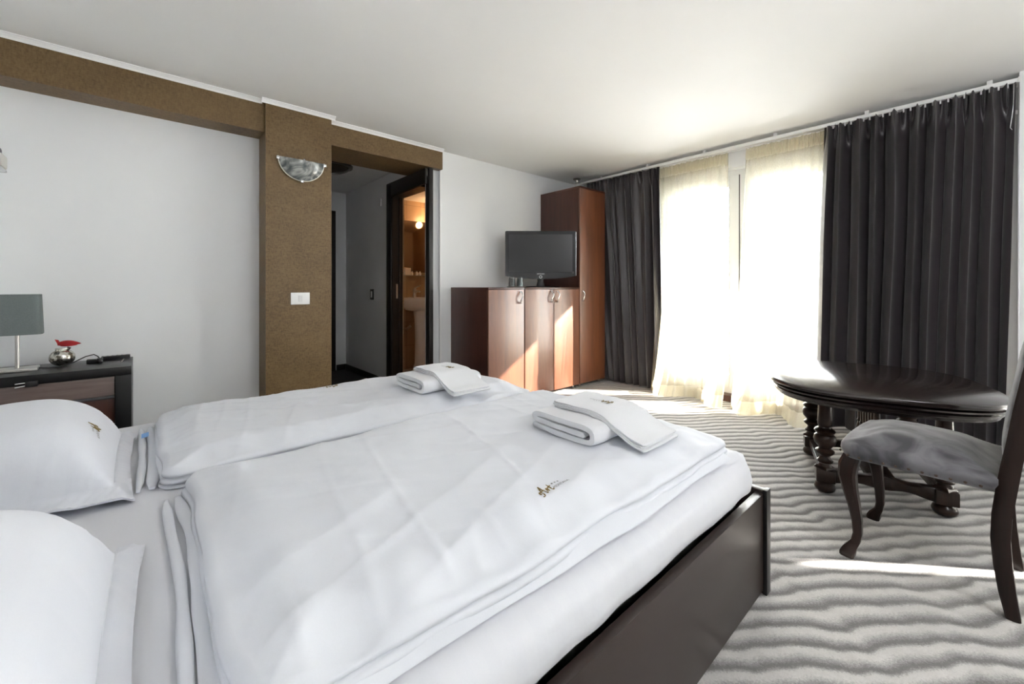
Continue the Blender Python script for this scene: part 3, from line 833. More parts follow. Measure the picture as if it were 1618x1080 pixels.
# embroidery: script "Art", three stars, small capitals ----------------------
def stroke_art():
    segs = [
        [(-0.02, 0.10), (-0.10, 0.16), (-0.14, 0.28), (-0.06, 0.36), (0.08, 0.30), (0.16, 0.10), (0.12, -0.10), (0.0, -0.16), (-0.08, -0.12)],
        [(0.10, 0.20), (0.24, 0.55), (0.40, 0.95), (0.42, 0.92), (0.44, 0.5), (0.50, 0.06), (0.56, 0.02), (0.64, 0.10)],
        [(0.16, 0.38), (0.34, 0.42), (0.52, 0.40)],
        [(0.64, 0.10), (0.74, 0.44), (0.78, 0.46), (0.80, 0.38), (0.80, 0.06)],
        [(0.80, 0.22), (0.88, 0.42), (0.96, 0.46), (1.02, 0.40)],
        [(1.16, 0.80), (1.12, 0.40), (1.12, 0.08), (1.20, 0.02), (1.30, 0.14)],
        [(1.00, 0.50), (1.30, 0.54)]]
    return segs
def emblem(parent, org, dx, dy, size, zfn, back=False):
    """org: 3D start, dx/dy: directions of reading and up, zfn(x,y): height of the cloth there (None = planar)"""
    dx = Vector(dx).normalized(); dy = Vector(dy).normalized()
    def place(px, py, lift):
        p = Vector(org) + dx * (px * size) + dy * (py * size)
        if zfn: p.z = zfn(p.x, p.y) + lift
        else: p += dx.cross(dy).normalized() * lift
        return p
    m = MB()
    for sg in stroke_art():
        # smooth resample
        pts = []
        for i in range(len(sg) - 1):
            p0, p1, p2, p3 = sg[max(i - 1, 0)], sg[i], sg[i + 1], sg[min(i + 2, len(sg) - 1)]
            for t in (0, 0.33, 0.67):
                q = [0.5 * ((2 * p1[k]) + (-p0[k] + p2[k]) * t + (2 * p0[k] - 5 * p1[k] + 4 * p2[k] - p3[k]) * t * t + (-p0[k] + 3 * p1[k] - 3 * p2[k] + p3[k]) * t ** 3) for k in (0, 1)]
                pts.append(q)
        pts.append(sg[-1])
        m.tube([place(a, b_, 0.0012) for a, b_ in pts], [size * (0.026 + 0.020 * (i % 7 in (2, 3, 4))) for i in range(len(pts))], 5)
    e = P('script_embroidery', m, 'thread_gold', parent)
    m2 = MB(); v, f = text_mesh('MONTANA', 0.36)
    m2.add([place(1.34 + p.x * 0.95, 0.06 + p.y, 0.0012) for p in v], f)
    for i in range(3):
        st = []
        for k in range(10):
            r = 0.12 if k % 2 == 0 else 0.05
            st.append(place(1.62 + i * 0.34 + r * math.sin(PI * k / 5), 0.62 + r * math.cos(PI * k / 5), 0.0014))
        m2.add(st + [place(1.62 + i * 0.34, 0.62, 0.0016)], [(k, (k + 1) % 10, 10) for k in range(10)])
    P('star_lettering', m2, 'thread_grey', parent, smooth=False)
def zdA(x, y): return topA(x, y, 0, 0)
def zdB(x, y): return topB(x, y, 0, 0)
emblem(bodyA, (0.690, 0.668, 0), (1, 0.03, 0), (-0.03, 1, 0), 0.032, zdA)
emblem(bodyB, (0.700, 2.085, 0), (-0.98, 0.20, 0), (-0.20, -0.98, 0), 0.036, zdB)

# pillows --------------------------------------------------------------
def make_pillow(x0, x1, y0, y1, hgt, seed, label, emb=None):
    t = thing('pillow', ((x0 + x1) / 2, (y0 + y1) / 2, MZ), label, 'pillow', group='white pillows with flanged cases')
    cx, cy, hx, hy = (x0 + x1) / 2, (y0 + y1) / 2, (x1 - x0) / 2, (y1 - y0) / 2
    fl = 0.042
    def shape(u, v):
        a, b_ = 2 * u - 1, 2 * v - 1
        # sides draw in between the corners
        x = a * hx * (1 - 0.055 * (1 - b_ * b_) * abs(a) ** 3); y = b_ * hy * (1 - 0.045 * (1 - a * a) * abs(b_) ** 3)
        return cx + x, cy + y, a, b_
    seam = MZ + 0.040
    def body_h(a, b_):
        ia, ib = min(1, abs(a) / (1 - fl / hx)), min(1, abs(b_) / (1 - fl / hy))
        k = max(0, (1 - ia ** 2.8)) ** 0.62 * max(0, (1 - ib ** 3.4)) ** 0.55
        return k
    def topf(u, v):
        x, y, a, b_ = shape(u, v); k = body_h(a, b_)
        e = max(abs(a), abs(b_))
        dz = 0.006 * fb(x * 7, y * 7, seed) * k + 0.004 * max(0, ridge(x, y, 0.8 * a * b_ * 2, 7, 2.5, seed + 2)) ** 3 * sm(0.4, 0.9, e)
        fz = seam + 0.020 * fb(x * 9, y * 9, seed + 4) * sm(0.86, 1.0, e) - 0.018 * sm(0.86, 1.0, e) - 0.010 * sm(.9, 1, abs(a)) * sm(.6, 1, abs(b_))
        return Vector((x, y, fz + (hgt - 0.040) * k + dz + 0.002))
    def botf(u, v):
        x, y, a, b_ = shape(u, v); k = body_h(a, b_); e = max(abs(a), abs(b_))
        fz = seam + 0.020 * fb(x * 9, y * 9, seed + 4) * sm(0.86, 1.0, e) - 0.018 * sm(0.86, 1.0, e) - 0.010 * sm(.9, 1, abs(a)) * sm(.6, 1, abs(b_))
        return Vector((x, y, max(MZ + 0.001, fz - 0.055 * k - 0.002)))
    m = MB(); n = 90; m.grid(topf, n, n); m.grid(botf, n, n)
    # join rims
    idx = lambda i, j: i * (n + 1) + j; o = (n + 1) ** 2
    lp = [idx(i, 0) for i in range(n)] + [idx(n, j) for j in range(n)] + [idx(i, n) for i in range(n, 0, -1)] + [idx(0, j) for j in range(n, 0, -1)]
    for k in range(len(lp)):
        a, b_ = lp[k], lp[(k + 1) % len(lp)]; m.f.append((a, b_, b_ + o, a + o))
    pc = P('pillowcase', m, 'pillow', t, angle=60)
    def zf(x, y):
        u = (x - cx) / (2 * hx) + 0.5; v = (y - cy) / (2 * hy) + 0.5
        return topf(max(0, min(1, u)), max(0, min(1, v))).z
    # stitched seam line between body and flange
    seg = []
    a0, b0 = 1 - fl / hx * 0.98, 1 - fl / hy * 0.98
    for i in range(161):
        s = i / 160 * 4; k = int(s) % 4; f_ = s - int(s)
        aa, bb = [(-a0 + 2 * a0 * f_, -b0), (a0, -b0 + 2 * b0 * f_), (a0 - 2 * a0 * f_, b0), (-a0, b0 - 2 * b0 * f_)][k]
        p = topf((aa + 1) / 2, (bb + 1) / 2); p.z += 0.0008; seg.append(p)
    P('flange_stitching', MB().tube(seg, 0.0014, 5), 'linen', t, angle=180)
    if emb: emblem(pc, emb[0], emb[1], emb[2], emb[3], zf)
    return t
make_pillow(-0.525, -0.020, 1.450, 2.085, 0.225, 12.0, 'white pillow on the far side of the bed, gold emblem near its edge',
            ((-0.100, 1.700, 0), (0.10, -1, 0), (-1, -0.10, 0), 0.023))
make_pillow(-0.525, 0.000, 0.500, 1.165, 0.250, 44.0, 'plain white pillow nearest the camera')

# towels ---------------------------------------------------------------
def ribbon(path, th, x0, x1, nx, seed, wob=0.003, taper=0.0):
    """thick cloth following a (y,z) path, extruded along x"""
    P2 = []
    for i in range(len(path) - 1):
        p0, p1, p2, p3 = path[max(i - 1, 0)], path[i], path[i + 1], path[min(i + 2, len(path) - 1)]
        for t in (0, .25, .5, .75):
            P2.append([0.5 * ((2 * p1[k]) + (-p0[k] + p2[k]) * t + (2 * p0[k] - 5 * p1[k] + 4 * p2[k] - p3[k]) * t * t + (-p0[k] + 3 * p1[k] - 3 * p2[k] + p3[k]) * t ** 3) for k in (0, 1)])
    P2.append(list(path[-1]))
    n = len(P2); nr = []
    for i in range(n):
        a, b_ = P2[max(i - 1, 0)], P2[min(i + 1, n - 1)]; t = Vector((b_[0] - a[0], b_[1] - a[1])); t.normalize(); nr.append((-t.y, t.x))
    prof = []
    for i in range(n): prof.append((P2[i][0] + nr[i][0] * th / 2, P2[i][1] + nr[i][1] * th / 2))
    e = (P2[-1][0] - P2[-2][0], P2[-1][1] - P2[-2][1]); le = math.hypot(*e) or 1
    prof.append((P2[-1][0] + e[0] / le * th * 0.45, P2[-1][1] + e[1] / le * th * 0.45))
    for i in range(n - 1, -1, -1): prof.append((P2[i][0] - nr[i][0] * th / 2, P2[i][1] - nr[i][1] * th / 2))
    e = (P2[0][0] - P2[1][0], P2[0][1] - P2[1][1]); le = math.hypot(*e) or 1
    prof.append((P2[0][0] + e[0] / le * th * 0.45, P2[0][1] + e[1] / le * th * 0.45))
    m = MB(); k = len(prof); v = []
    cyc = [sum(q[0] for q in prof) / k, sum(q[1] for q in prof) / k]
    for i in range(nx + 1):
        s = i / nx; x = x0 + (x1 - x0) * s
        sc = 1 - 0.03 * (1 - sm(0, 0.04, s)) - 0.03 * sm(0.96, 1, s)
        for q in prof:
            v.append(Vector((x + wob * 1.5 * fb(q[0] * 20, q[1] * 20, seed), cyc[0] + (q[0] - cyc[0]) * sc + wob * fb(x * 14, q[1] * 30, seed), cyc[1] + (q[1] - cyc[1]) * sc + wob * fb(x * 12, q[0] * 16, seed + 3))))
    f = [(i * k + j, i * k + (j + 1) % k, (i + 1) * k + (j + 1) % k, (i + 1) * k + j) for i in range(nx) for j in range(k)]
    f.append(tuple(range(k))); f.append(tuple(nx * k + j for j in range(k)))
    return m.add(v, f)
def towel_set(ox, oy, zb, where, seed):
    """zb: height of the duvet under the towels"""
    t = thing('bath_towel', (ox + 0.15, oy + 0.14, zb), 'thick folded white terry bath towel on the duvet %s' % where, 'towel', group='folded white towels')
    th = 0.0165
    z1, z2, z3 = zb + 0.009, zb + 0.031, zb + 0.053
    path = [(oy + 0.045, z2 - 0.002), (oy + 0.10, z2), (oy + 0.20, z2), (oy + 0.245, z2 + 0.003), (oy + 0.262, z2 + 0.011), (oy + 0.247, z3 - 0.001), (oy + 0.2, z3 + 0.001), (oy + 0.1, z3 + 0.001), (oy + 0.045, z3),
            (oy + 0.018, z3 - 0.006), (oy + 0.010, z2), (oy + 0.018, z1 + 0.005), (oy + 0.045, z1), (oy + 0.1, z1), (oy + 0.2, z1), (oy + 0.262, z1 + 0.003)]
    P('terry_body', ribbon(path, th, ox, ox + 0.31, 26, seed), 'terry', t, angle=70)
    t2 = thing('hand_towel', (ox + 0.19, oy + 0.0, zb), 'smaller white hand towel draped over the bath towel %s' % where, 'towel', group='folded white towels')
    zt = z3 + 0.009
    base = [(oy + 0.235, zt + 0.006), (oy + 0.16, zt + 0.006), (oy + 0.09, zt + 0.006), (oy + 0.04, zt + 0.003), (oy + 0.0, zt - 0.014), (oy - 0.035, zb + 0.032), (oy - 0.075, zb + 0.015), (oy - 0.115, zb + 0.008)]
    for k in range(3):
        pth = [(a + 0.004 * k + 0.006 * (k == 1), z + 0.0058 * k) for a, z in base]
        o = P('folded_layer', ribbon(pth, 0.0052, ox + 0.075 + 0.003 * k, ox + 0.275 - 0.005 * (k % 2), 18, seed + 5 + k * 0.1, 0.004), 'terry', t2, angle=70)
        if k == 2:
            def zf(x, y):
                for (a, b_) in zip(pth[:-1], pth[1:]):
                    if b_[0] <= y <= a[0]:
                        q = (y - b_[0]) / (a[0] - b_[0]); return b_[1] + (a[1] - b_[1]) * q + 0.0052
                return pth[0][1] + 0.006
            emblem(o, (ox + 0.205, oy + 0.085, 0), (-0.25, 0.97, 0), (-0.97, -0.25, 0), 0.026, zf)
    return t, t2
zA = max(topA(0.98 + i * 0.03, 0.66 + j * 0.04, 0, 0) for i in range(11) for j in range(9))
zB = max(topB(0.90 + i * 0.03, 1.55 + j * 0.04, 0, 0) for i in range(11) for j in range(9))
towel_set(0.985, 0.740, zA - 0.006, 'nearest the camera', 3.0)
towel_set(0.905, 1.590, zB - 0.006, 'on the far side', 9.0)

# ================================================================== BEDSIDE
NZ = 0.638
ns = thing('nightstand', (-0.31, 3.13, 0), 'black lacquered nightstand with a brown drawer by the niche wall', 'nightstand')
nx0, nx1, ny0, ny1 = XL + 0.01, -0.053, 2.935, 3.32
P('top', box(nx0, nx1, ny0, ny1, NZ - 0.045, NZ, bev=0.002), 'black_lacquer', ns)
P('side_panel', box(nx1 - 0.062, nx1, ny0, ny1, 0, NZ - 0.045, bev=0.002), 'black_lacquer', ns)
P('side_panel', box(nx0, nx0 + 0.062, ny0, ny1, 0, NZ - 0.045, bev=0.002), 'black_lacquer', ns)
dr = P('drawer', box(nx0 + 0.064, nx1 - 0.064, ny0 + 0.012, ny1 - 0.03, 0.495, NZ - 0.048, bev=0.0015), 'drawer', ns)
P('pull_lip', box(nx0 + 0.064, nx1 - 0.064, ny0 + 0.008, ny0 + 0.014, 0.482, 0.494), 'chrome', dr)
P('drawer', box(nx0 + 0.064, nx1 - 0.064, ny0 + 0.018, ny1 - 0.03, 0.35, 0.476, bev=0.0015), 'cabinet_side', ns)
P('lower_panel', box(nx0 + 0.062, nx1 - 0.062, ny0 + 0.02, ny1 - 0.02, 0.05, 0.34), 'black_lacquer', ns)

lamp = thing('table_lamp', (-0.470, 3.135, NZ), 'table lamp with grey shade and square steel base on the nightstand', 'lamp', rz=math.radians(3))
P('base', box(-0.070, 0.070, -0.062, 0.062, 0.0, 0.012, bev=0.003), 'steel', lamp, local=True)
P('pole', MB().lathe([(0.0075, 0.012), (0.0075, 0.30)], 16), 'steel', lamp, local=True)
sh = MB(); n = 48; prof = []
for k, (a, b_, z) in enumerate(((0.086, 0.064, 0.178), (0.079, 0.058, 0.375), (0.077, 0.056, 0.375), (0.084, 0.062, 0.178))):
    for i in range(n):
        an = 2 * PI * i / n; c, s = math.cos(an), math.sin(an)
        e = 0.28
        prof.append(Vector((a * math.copysign(abs(c) ** e, c), b_ * math.copysign(abs(s) ** e, s), z)))
sh.add(prof, [(k * n + i, k * n + (i + 1) % n, ((k + 1) % 4) * n + (i + 1) % n, ((k + 1) % 4) * n + i) for k in range(4) for i in range(n)])
P('shade', sh, 'shade_grey', lamp, local=True)
P('shade_ring', MB().tube([(-0.07, 0, 0.30), (0.07, 0, 0.30)], 0.002, 6), 'steel', lamp, local=True)
cz = 0.004
P('cord', MB().tube([(0.070, 0.0, cz), (0.105, -0.03, cz), (0.145, -0.045, cz + .004), (0.19, -0.045, 0.022), (0.235, -0.035, 0.046), (0.265, -0.02, 0.052), (0.28, -0.015, 0.040), (0.287, -0.015, 0.026)], 0.0028, 7), 'black_plastic', lamp, local=True)
pl = P('plug', box(0.276, 0.300, -0.03, 0.0, 0.002, 0.03, bev=0.005), 'black_plastic', lamp, local=True)
P('plug_collar', MB().tube([(0.288, -0.03, 0.016), (0.292, -0.055, 0.010)], [0.011, 0.006], 10), 'black_plastic', pl, local=True)
tag(P('adapter_block', box(-0.235, -0.193, 3.155, 3.195, NZ, NZ + 0.022, bev=0.004), 'black_plastic'), 'small black adapter block beside the lamp plug', 'adapter')
rmt = thing('remote_control', (-0.115, 3.29, NZ), 'slim black remote control at the back of the nightstand', 'remote control')
P('shell', box(-0.185, -0.065, 3.262, 3.302, NZ, NZ + 0.02, bev=0.004), 'black_plastic', rmt)
for i in range(5):
    P('button', box(-0.175 + i * 0.02, -0.164 + i * 0.02, 3.274, 3.289, NZ + 0.02, NZ + 0.0215), 'steel', rmt)
pen = MB().tube([(-0.098, 3.10, NZ + 0.0035), (-0.090, 3.22, NZ + 0.0035)], 0.0035, 8)
tag(P('pen', pen, 'steel'), 'thin silver pen lying on the nightstand edge', 'pen')
cb = thing('charging_plug', (-0.40, 2.915, 0.59), 'black plug with chrome pins hanging on the front of the nightstand', 'plug')
P('plug_body', box(-0.415, -0.375, 2.915, 2.936, 0.585, 0.612, bev=0.005), 'black_plastic', cb)
P('pin', MB().tube([(-0.415, 2.922, 0.606), (-0.445, 2.918, 0.604)], 0.0035, 8), 'chrome', cb)
P('pin', MB().tube([(-0.415, 2.922, 0.592), (-0.445, 2.918, 0.588)], 0.0035, 8), 'chrome', cb)

vase = thing('vase', (-0.325, 3.19, NZ), 'small round mirrored mosaic vase on the nightstand', 'vase')
vm = MB(); vr = []
for i in range(15):
    a = -1.25 + 2.42 * i / 14
    vr.append((0.049 * math.cos(a) if i < 14 else 0.022, 0.042 + 0.0445 * math.sin(a)))
vr[-1] = (0.024, 0.088); vr += [(0.021, 0.084), (0.020, 0.05)]
vm.lathe([(0.0, vr[0][1])] + vr, 22)
P('mosaic_body', vm, 'mosaic', vase, local=True, angle=8)
P('neck_ring', MB().lathe([(0.022, 0.084), (0.027, 0.087), (0.026, 0.092), (0.021, 0.090)], 24), 'steel', vase, local=True)
fl_ = thing('red_flower', (-0.315, 3.185, NZ + 0.07), 'single red flower leaning out of the mosaic vase', 'flower')
def bloom(w, h, l, z0, x0, twist):
    def fn(s_, q):
        a = 2 * PI * q
        r = math.sin(PI * min(1.0, 0.12 + 0.88 * s_)) ** 0.75 * (1 - 0.25 * s_)
        return Vector((x0 + l * s_, w * r * math.cos(a + twist * s_), z0 + h * r * math.sin(a + twist * s_) - 0.004 * s_ + 0.004 * math.sin(PI * s_)))
    return fn
P('petal', MB().grid(bloom(0.017, 0.016, 0.086, 0.044, -0.026, 0.5), 24, 20), 'red_petal', fl_, local=True, angle=180)
P('petal', MB().grid(bloom(0.019, 0.013, 0.062, 0.038, -0.016, -0.4), 20, 18), 'red_petal', fl_, local=True, angle=180)
P('petal', MB().grid(lambda s, q: Vector((-0.024 - 0.012 * s + 0.012 * q, (q - 0.5) * 0.018, 0.040 + 0.030 * s - 0.006 * q)), 8, 8), 'red_petal', fl_, local=True, angle=180)
P('stem', MB().tube([(0.0, 0.0, -0.03), (0.004, 0.0, 0.0), (0.016, 0.0, 0.024)], [0.004, 0.005, 0.008], 8), simple('stem_plum', (0.05, 0.008, 0.015, 1), 0.5), fl_, local=True)

wl = thing('reading_lamp', (XL, 2.92, 1.6), 'small wall reading lamp with black top above the nightstand', 'lamp')
P('wall_plate', box(XL, XL + 0.03, 2.86, 2.99, 1.585, 1.665, bev=0.004), 'steel', wl)
P('body', box(XL + 0.028, -0.476, 2.875, 2.985, 1.590, 1.648, bev=0.008), simple('ivory_enamel', (0.62, 0.61, 0.56, 1), 0.35), wl)
P('cap', box(XL + 0.028, -0.490, 2.885, 2.975, 1.648, 1.683, bev=0.010), 'black_plastic', wl)
P('diffuser_rim', box(XL + 0.028, -0.478, 2.873, 2.987, 1.576, 1.588, bev=0.004), 'chrome', wl)

# ================================================================== ON THE WALLPAPERED WALL
sc = thing('wall_sconce', (0.833, 3.2, 1.95), 'half-round alabaster glass wall sconce with chrome clips on the column', 'wall lamp')
def bowl(s, q):
    # s: around the half disc (0..1), q: centre (0) to rim (1)
    a = PI + PI * s
    r = 0.148 * q; d = 0.055 * (1 - q ** 2.2)
    return Vector((0.833 + r * math.cos(a), 3.194 - d - 0.012, 1.950 + r * math.sin(a) - 0.25 * d * (1 + math.sin(a))))
bm_ = MB(); bm_.grid(bowl, 40, 14); bm_.grid(lambda s, q: bowl(s, q) + Vector((0, 0.006, 0)), 40, 14)
P('glass_bowl', bm_, 'alabaster', sc, angle=180)
rim = MB()
def rimf(s, q):
    a = PI + PI * s; r = 0.150 + 0.0045 * math.cos(2 * PI * q)
    return Vector((0.833 + r * math.cos(a), 3.190 + 0.007 * math.sin(2 * PI * q) - 0.002, 1.952 + r * math.sin(a)))
rim.grid(rimf, 40, 8)
P('glass_rim', rim, simple('frosted_rim', (0.72, 0.71, 0.62, 1), 0.25), sc, angle=180)
P('back_plate', box(0.72, 0.946, 3.192, 3.2, 1.86, 1.945, bev=0.002), 'white_plastic', sc)
for a in (PI + 0.10, 1.5 * PI, 2 * PI - 0.10):
    cx_, cz_ = 0.833 + 0.154 * math.cos(a), 1.952 + 0.154 * math.sin(a)
    P('clip', box(cx_ - 0.010, cx_ + 0.010, 3.172, 3.199, cz_ - 0.010, cz_ + 0.010, bev=0.003), 'chrome', sc)
sw = thing('light_switch', (0.825, 3.2, 0.967), 'white wide light switch on the wallpapered column', 'switch')
P('cover_plate', box(0.763, 0.887, 3.190, 3.2, 0.925, 1.010, bev=0.004), 'white_plastic', sw)
P('rocker', box(0.812, 0.838, 3.184, 3.192, 0.945, 0.990, bev=0.003), simple('rocker_white', (0.74, 0.74, 0.74, 1), 0.3), sw)

# hall fittings
hs = thing('hall_switch', (1.915, 4.50, 0.95), 'small black switch on the grey hall wall', 'switch')
P('cover_plate', box(1.911, 1.92, 4.495, 4.585, 0.905, 1.025, bev=0.003), 'black_plastic', hs)
P('rocker', box(1.907, 1.912, 4.522, 4.556, 0.93, 1.0, bev=0.002), 'white_plastic', hs)
hl = thing('hall_ceiling_lamp', (1.36, 4.15, 2.24), 'round dark dome lamp on the hall ceiling', 'ceiling lamp')
P('rim', MB().lathe([(0.165, 0.0), (0.185, -0.012), (0.180, -0.03), (0.155, -0.034)], 40, (1.36, 4.15, 2.239)), 'dark_wood', hl)
P('dome', MB().lathe([(0.158, -0.028), (0.14, -0.055), (0.09, -0.078), (0.0, -0.088)], 40, (1.36, 4.15, 2.239)), simple('smoked_dome', (0.05, 0.048, 0.045, 1), 0.25), hl)
tag(P('door_sensor', box(1.909, 1.921, 4.30, 4.325, 1.93, 2.01, bev=0.003), 'grey_wall'), 'narrow painted cover strip high on the hall wall', 'cover strip')

# bathroom
bs = thing('washbasin', (2.57, 4.62, 0), 'white ceramic pedestal washbasin in the bathroom', 'washbasin')
bz = 0.915
bb = MB(); n = 48
def basin_ring(sx, sy, z, dy=0.0):
    out = []
    for i in range(n):
        a = 2 * PI * i / n; c, s = math.cos(a), math.sin(a)
        y = s * sy; y = min(y, 0.20) if s > 0 else y
        out.append(Vector((2.60 + c * sx, 4.64 + dy + y, z)))
    return out
rings_ = [basin_ring(0.10, 0.09, bz - 0.17, 0.04), basin_ring(0.20, 0.17, bz - 0.15, 0.02), basin_ring(0.245, 0.215, bz - 0.09), basin_ring(0.262, 0.232, bz - 0.02), basin_ring(0.262, 0.233, bz), basin_ring(0.245, 0.215, bz + 0.002), basin_ring(0.215, 0.165, bz - 0.02, -0.02), basin_ring(0.16, 0.12, bz - 0.09, -0.02), basin_ring(0.03, 0.03, bz - 0.12, -0.02)]
vv = [p for r in rings_ for p in r]
ff = [(k * n + i, k * n + (i + 1) % n, (k + 1) * n + (i + 1) % n, (k + 1) * n + i) for k in range(len(rings_) - 1) for i in range(n)]
ff += [tuple(range(n - 1, -1, -1)), tuple((len(rings_) - 1) * n + i for i in range(n))]
P('bowl', bb.add(vv, ff), 'ceramic', bs, angle=50)
pd = MB(); pd.lathe([(0.125, 0.0), (0.12, 0.03), (0.098, 0.10), (0.092, 0.40), (0.10, 0.65), (0.115, bz - 0.14)], 32, (2.60, 4.62, 0))
P('pedestal', pd, 'ceramic', bs)
P('waste_pipe', MB().tube([(2.46, 4.85, 0.52), (2.46, 4.76, 0.52), (2.49, 4.72, 0.56)], 0.018, 10), 'steel', bs)
fc = thing('faucet', (2.60, 4.80, bz), 'dark chrome single-lever faucet on the washbasin', 'faucet')
fcx = 2.575
P('body', MB().lathe([(0.026, 0.0), (0.024, 0.02), (0.021, 0.09), (0.023, 0.11), (0.0, 0.115)], 20, (fcx, 4.775, bz)), 'steel', fc)
P('spout', MB().tube([(fcx, 4.775, bz + 0.06), (fcx, 4.70, bz + 0.085), (fcx, 4.64, bz + 0.075)], [0.015, 0.013, 0.011], 10), 'steel', fc)
P('lever', MB().tube([(fcx, 4.775, bz + 0.115), (fcx + 0.02, 4.745, bz + 0.135), (fcx + 0.035, 4.69, bz + 0.15)], [0.012, 0.009, 0.006], 8), 'steel', fc)
tag(P('bathroom_mirror', box(2.25, 3.0, 4.845, 4.86, 1.235, 1.90, bev=0.002), 'mirror'), 'bathroom mirror coloured as its dark brown reflection, above the washbasin', 'mirror')
shf = thing('bathroom_shelf', (2.6, 4.8, 1.2), 'narrow glass shelf under the bathroom mirror', 'shelf')
P('shelf_plate', box(2.30, 2.80, 4.74, 4.855, 1.190, 1.198), simple('shelf_glass', (0.32, 0.34, 0.30, 1), 0.1), shf)
P('bracket', box(2.34, 2.36, 4.80, 4.86, 1.175, 1.192), 'chrome', shf); P('bracket', box(2.74, 2.76, 4.80, 4.86, 1.175, 1.192), 'chrome', shf)
tag(P('tissue_box', box(2.44, 2.52, 4.765, 4.845, 1.1985, 1.29, bev=0.006), 'white_plastic'), 'small white box at the left of the bathroom shelf', 'box')
for i, (x, lab) in enumerate(((2.545, 'small soap bottle beside the white box on the bathroom shelf'), (2.615, 'small soap bottle in the middle of the bathroom shelf'), (2.66, 'small soap bottle at the right of the bathroom shelf'))):
    so = thing('soap_bottle', (x, 4.79, 1.1985), lab, 'bottle', group='small toiletry bottles')
    P('bottle_body', MB().lathe([(0.014, 0), (0.015, 0.004), (0.015, 0.032), (0.008, 0.04), (0.0, 0.041)], 16, (x, 4.79, 1.1985)), 'white_plastic', so)
    P('cap', MB().lathe([(0.0085, 0.04), (0.0085, 0.054), (0.0, 0.055)], 14, (x, 4.79, 1.1985)), 'steel', so)
bl_ = thing('bathroom_lamp', (2.835, 4.84, 2.0), 'glowing warm wall lamp in the bathroom', 'wall lamp')
P('lamp_base', MB().lathe([(0.05, 0), (0.05, 0.015), (0.03, 0.02)], 20, (2.835, 4.78, 2.055)), 'chrome', bl_)
P('lamp_globe', MB().lathe([(0.0, -0.05), (0.03, -0.04), (0.048, -0.012), (0.048, 0.012), (0.03, 0.04), (0.0, 0.05)], 24, (2.835, 4.78, 2.01)), 'bulb', bl_)
ld = bpy.data.lights.new('bathroom_bulb', 'POINT'); ld.energy = 0.9; ld.color = (1.0, 0.55, 0.25); ld.shadow_soft_size = 0.05
lo = bpy.data.objects.new('bathroom_bulb', ld); col.objects.link(lo); lo.location = (2.835, 4.60, 1.96)

# ================================================================== TABLE
TZ = 0.560
TA = math.radians(18.4)
tb = thing('oval_table', (2.94, 0.395, 0), 'low oval dark oak table with turned baluster legs', 'table', rz=TA)
def sup(a, b_, n=64, e=3.0):
    out = []
    for i in range(n):
        t = 2 * PI * i / n; c, s = math.cos(t), math.sin(t)
        out.append((a * math.copysign(abs(c) ** (2 / e), c), b_ * math.copysign(abs(s) ** (2 / e), s)))
    return out
def stack(levels, n=64):
    m = MB(); v = []
    for off, z in levels:
        for x, y in sup(0.500 + off, 0.465 + off, n): v.append(Vector((x, y, z)))
    f = [(k * n + i, k * n + (i + 1) % n, (k + 1) * n + (i + 1) % n, (k + 1) * n + i) for k in range(len(levels) - 1) for i in range(n)]
    f += [tuple(range(n - 1, -1, -1)), tuple((len(levels) - 1) * n + i for i in range(n))]
    return m.add(v, f)
P('table_top', stack([(-0.012, TZ - 0.026), (-0.002, TZ - 0.024), (0.0, TZ - 0.016), (-0.001, TZ - 0.006), (-0.007, TZ)]), 'table', tb, local=True, angle=50)
P('moulded_apron', stack([(-0.060, TZ - 0.086), (-0.034, TZ - 0.084), (-0.030, TZ - 0.072), (-0.022, TZ - 0.066), (-0.020, TZ - 0.056), (-0.026, TZ - 0.050), (-0.014, TZ - 0.044), (-0.010, TZ - 0.036), (-0.018, TZ - 0.030), (-0.03, TZ - 0.027)]), 'table', tb, local=True, angle=30)
bal = [(0.0, 0.0), (0.028, 0.002), (0.042, 0.012), (0.046, 0.026), (0.040, 0.042), (0.026, 0.052), (0.024, 0.058)]
balu = [(0.030, 0.132), (0.024, 0.146), (0.034, 0.152), (0.036, 0.160), (0.026, 0.168), (0.021, 0.182), (0.030, 0.190), (0.040, 0.200), (0.041, 0.210), (0.032, 0.217), (0.026, 0.222), (0.030, 0.230), (0.044, 0.246), (0.049, 0.268), (0.045, 0.286), (0.034, 0.296), (0.042, 0.303), (0.046, 0.312), (0.040, 0.320), (0.028, 0.326), (0.026, 0.334), (0.032, 0.345), (0.030, 0.40), (0.028, 0.455), (0.034, 0.462), (0.034, TZ - 0.084)]
LU, LV = 0.265, 0.222
for su in (-1, 1):
    for sv in (-1, 1):
        P('leg', MB().lathe(balu, 28, (su * LU, sv * LV, 0)), 'table_leg', tb, local=True)
        P('foot', MB().lathe(bal, 28, (su * LU, sv * LV, 0)), 'table_leg', tb, local=True)
        blk = MB(); blk.box(su * LU - 0.040, su * LU + 0.040, sv * LV - 0.040, sv * LV + 0.040, 0.056, 0.120, bev=0.006)
        blk.lathe([(0.046, 0.118), (0.040, 0.128), (0.030, 0.134)], 4, (su * LU, sv * LV, 0))
        P('foot_block', blk, 'table_leg', tb, local=True, angle=25)
for su in (-1, 1):
    pts = [(su * (LU + 0.0), -LV + 0.03 + (2 * LV - 0.06) * i / 16, 0.088 + 0.012 * math.sin(PI * i / 16)) for i in range(17)]
    P('end_stretcher', MB().sweep_rect(pts, [0.050] * 17, [0.052 + 0.012 * math.cos(4 * PI * i / 16) for i in range(17)]), 'table_leg', tb, local=True)
P('centre_stretcher', box(-LU + 0.02, LU - 0.02, -0.055, 0.055, 0.098, 0.126, bev=0.006), 'table_leg', tb, local=True)
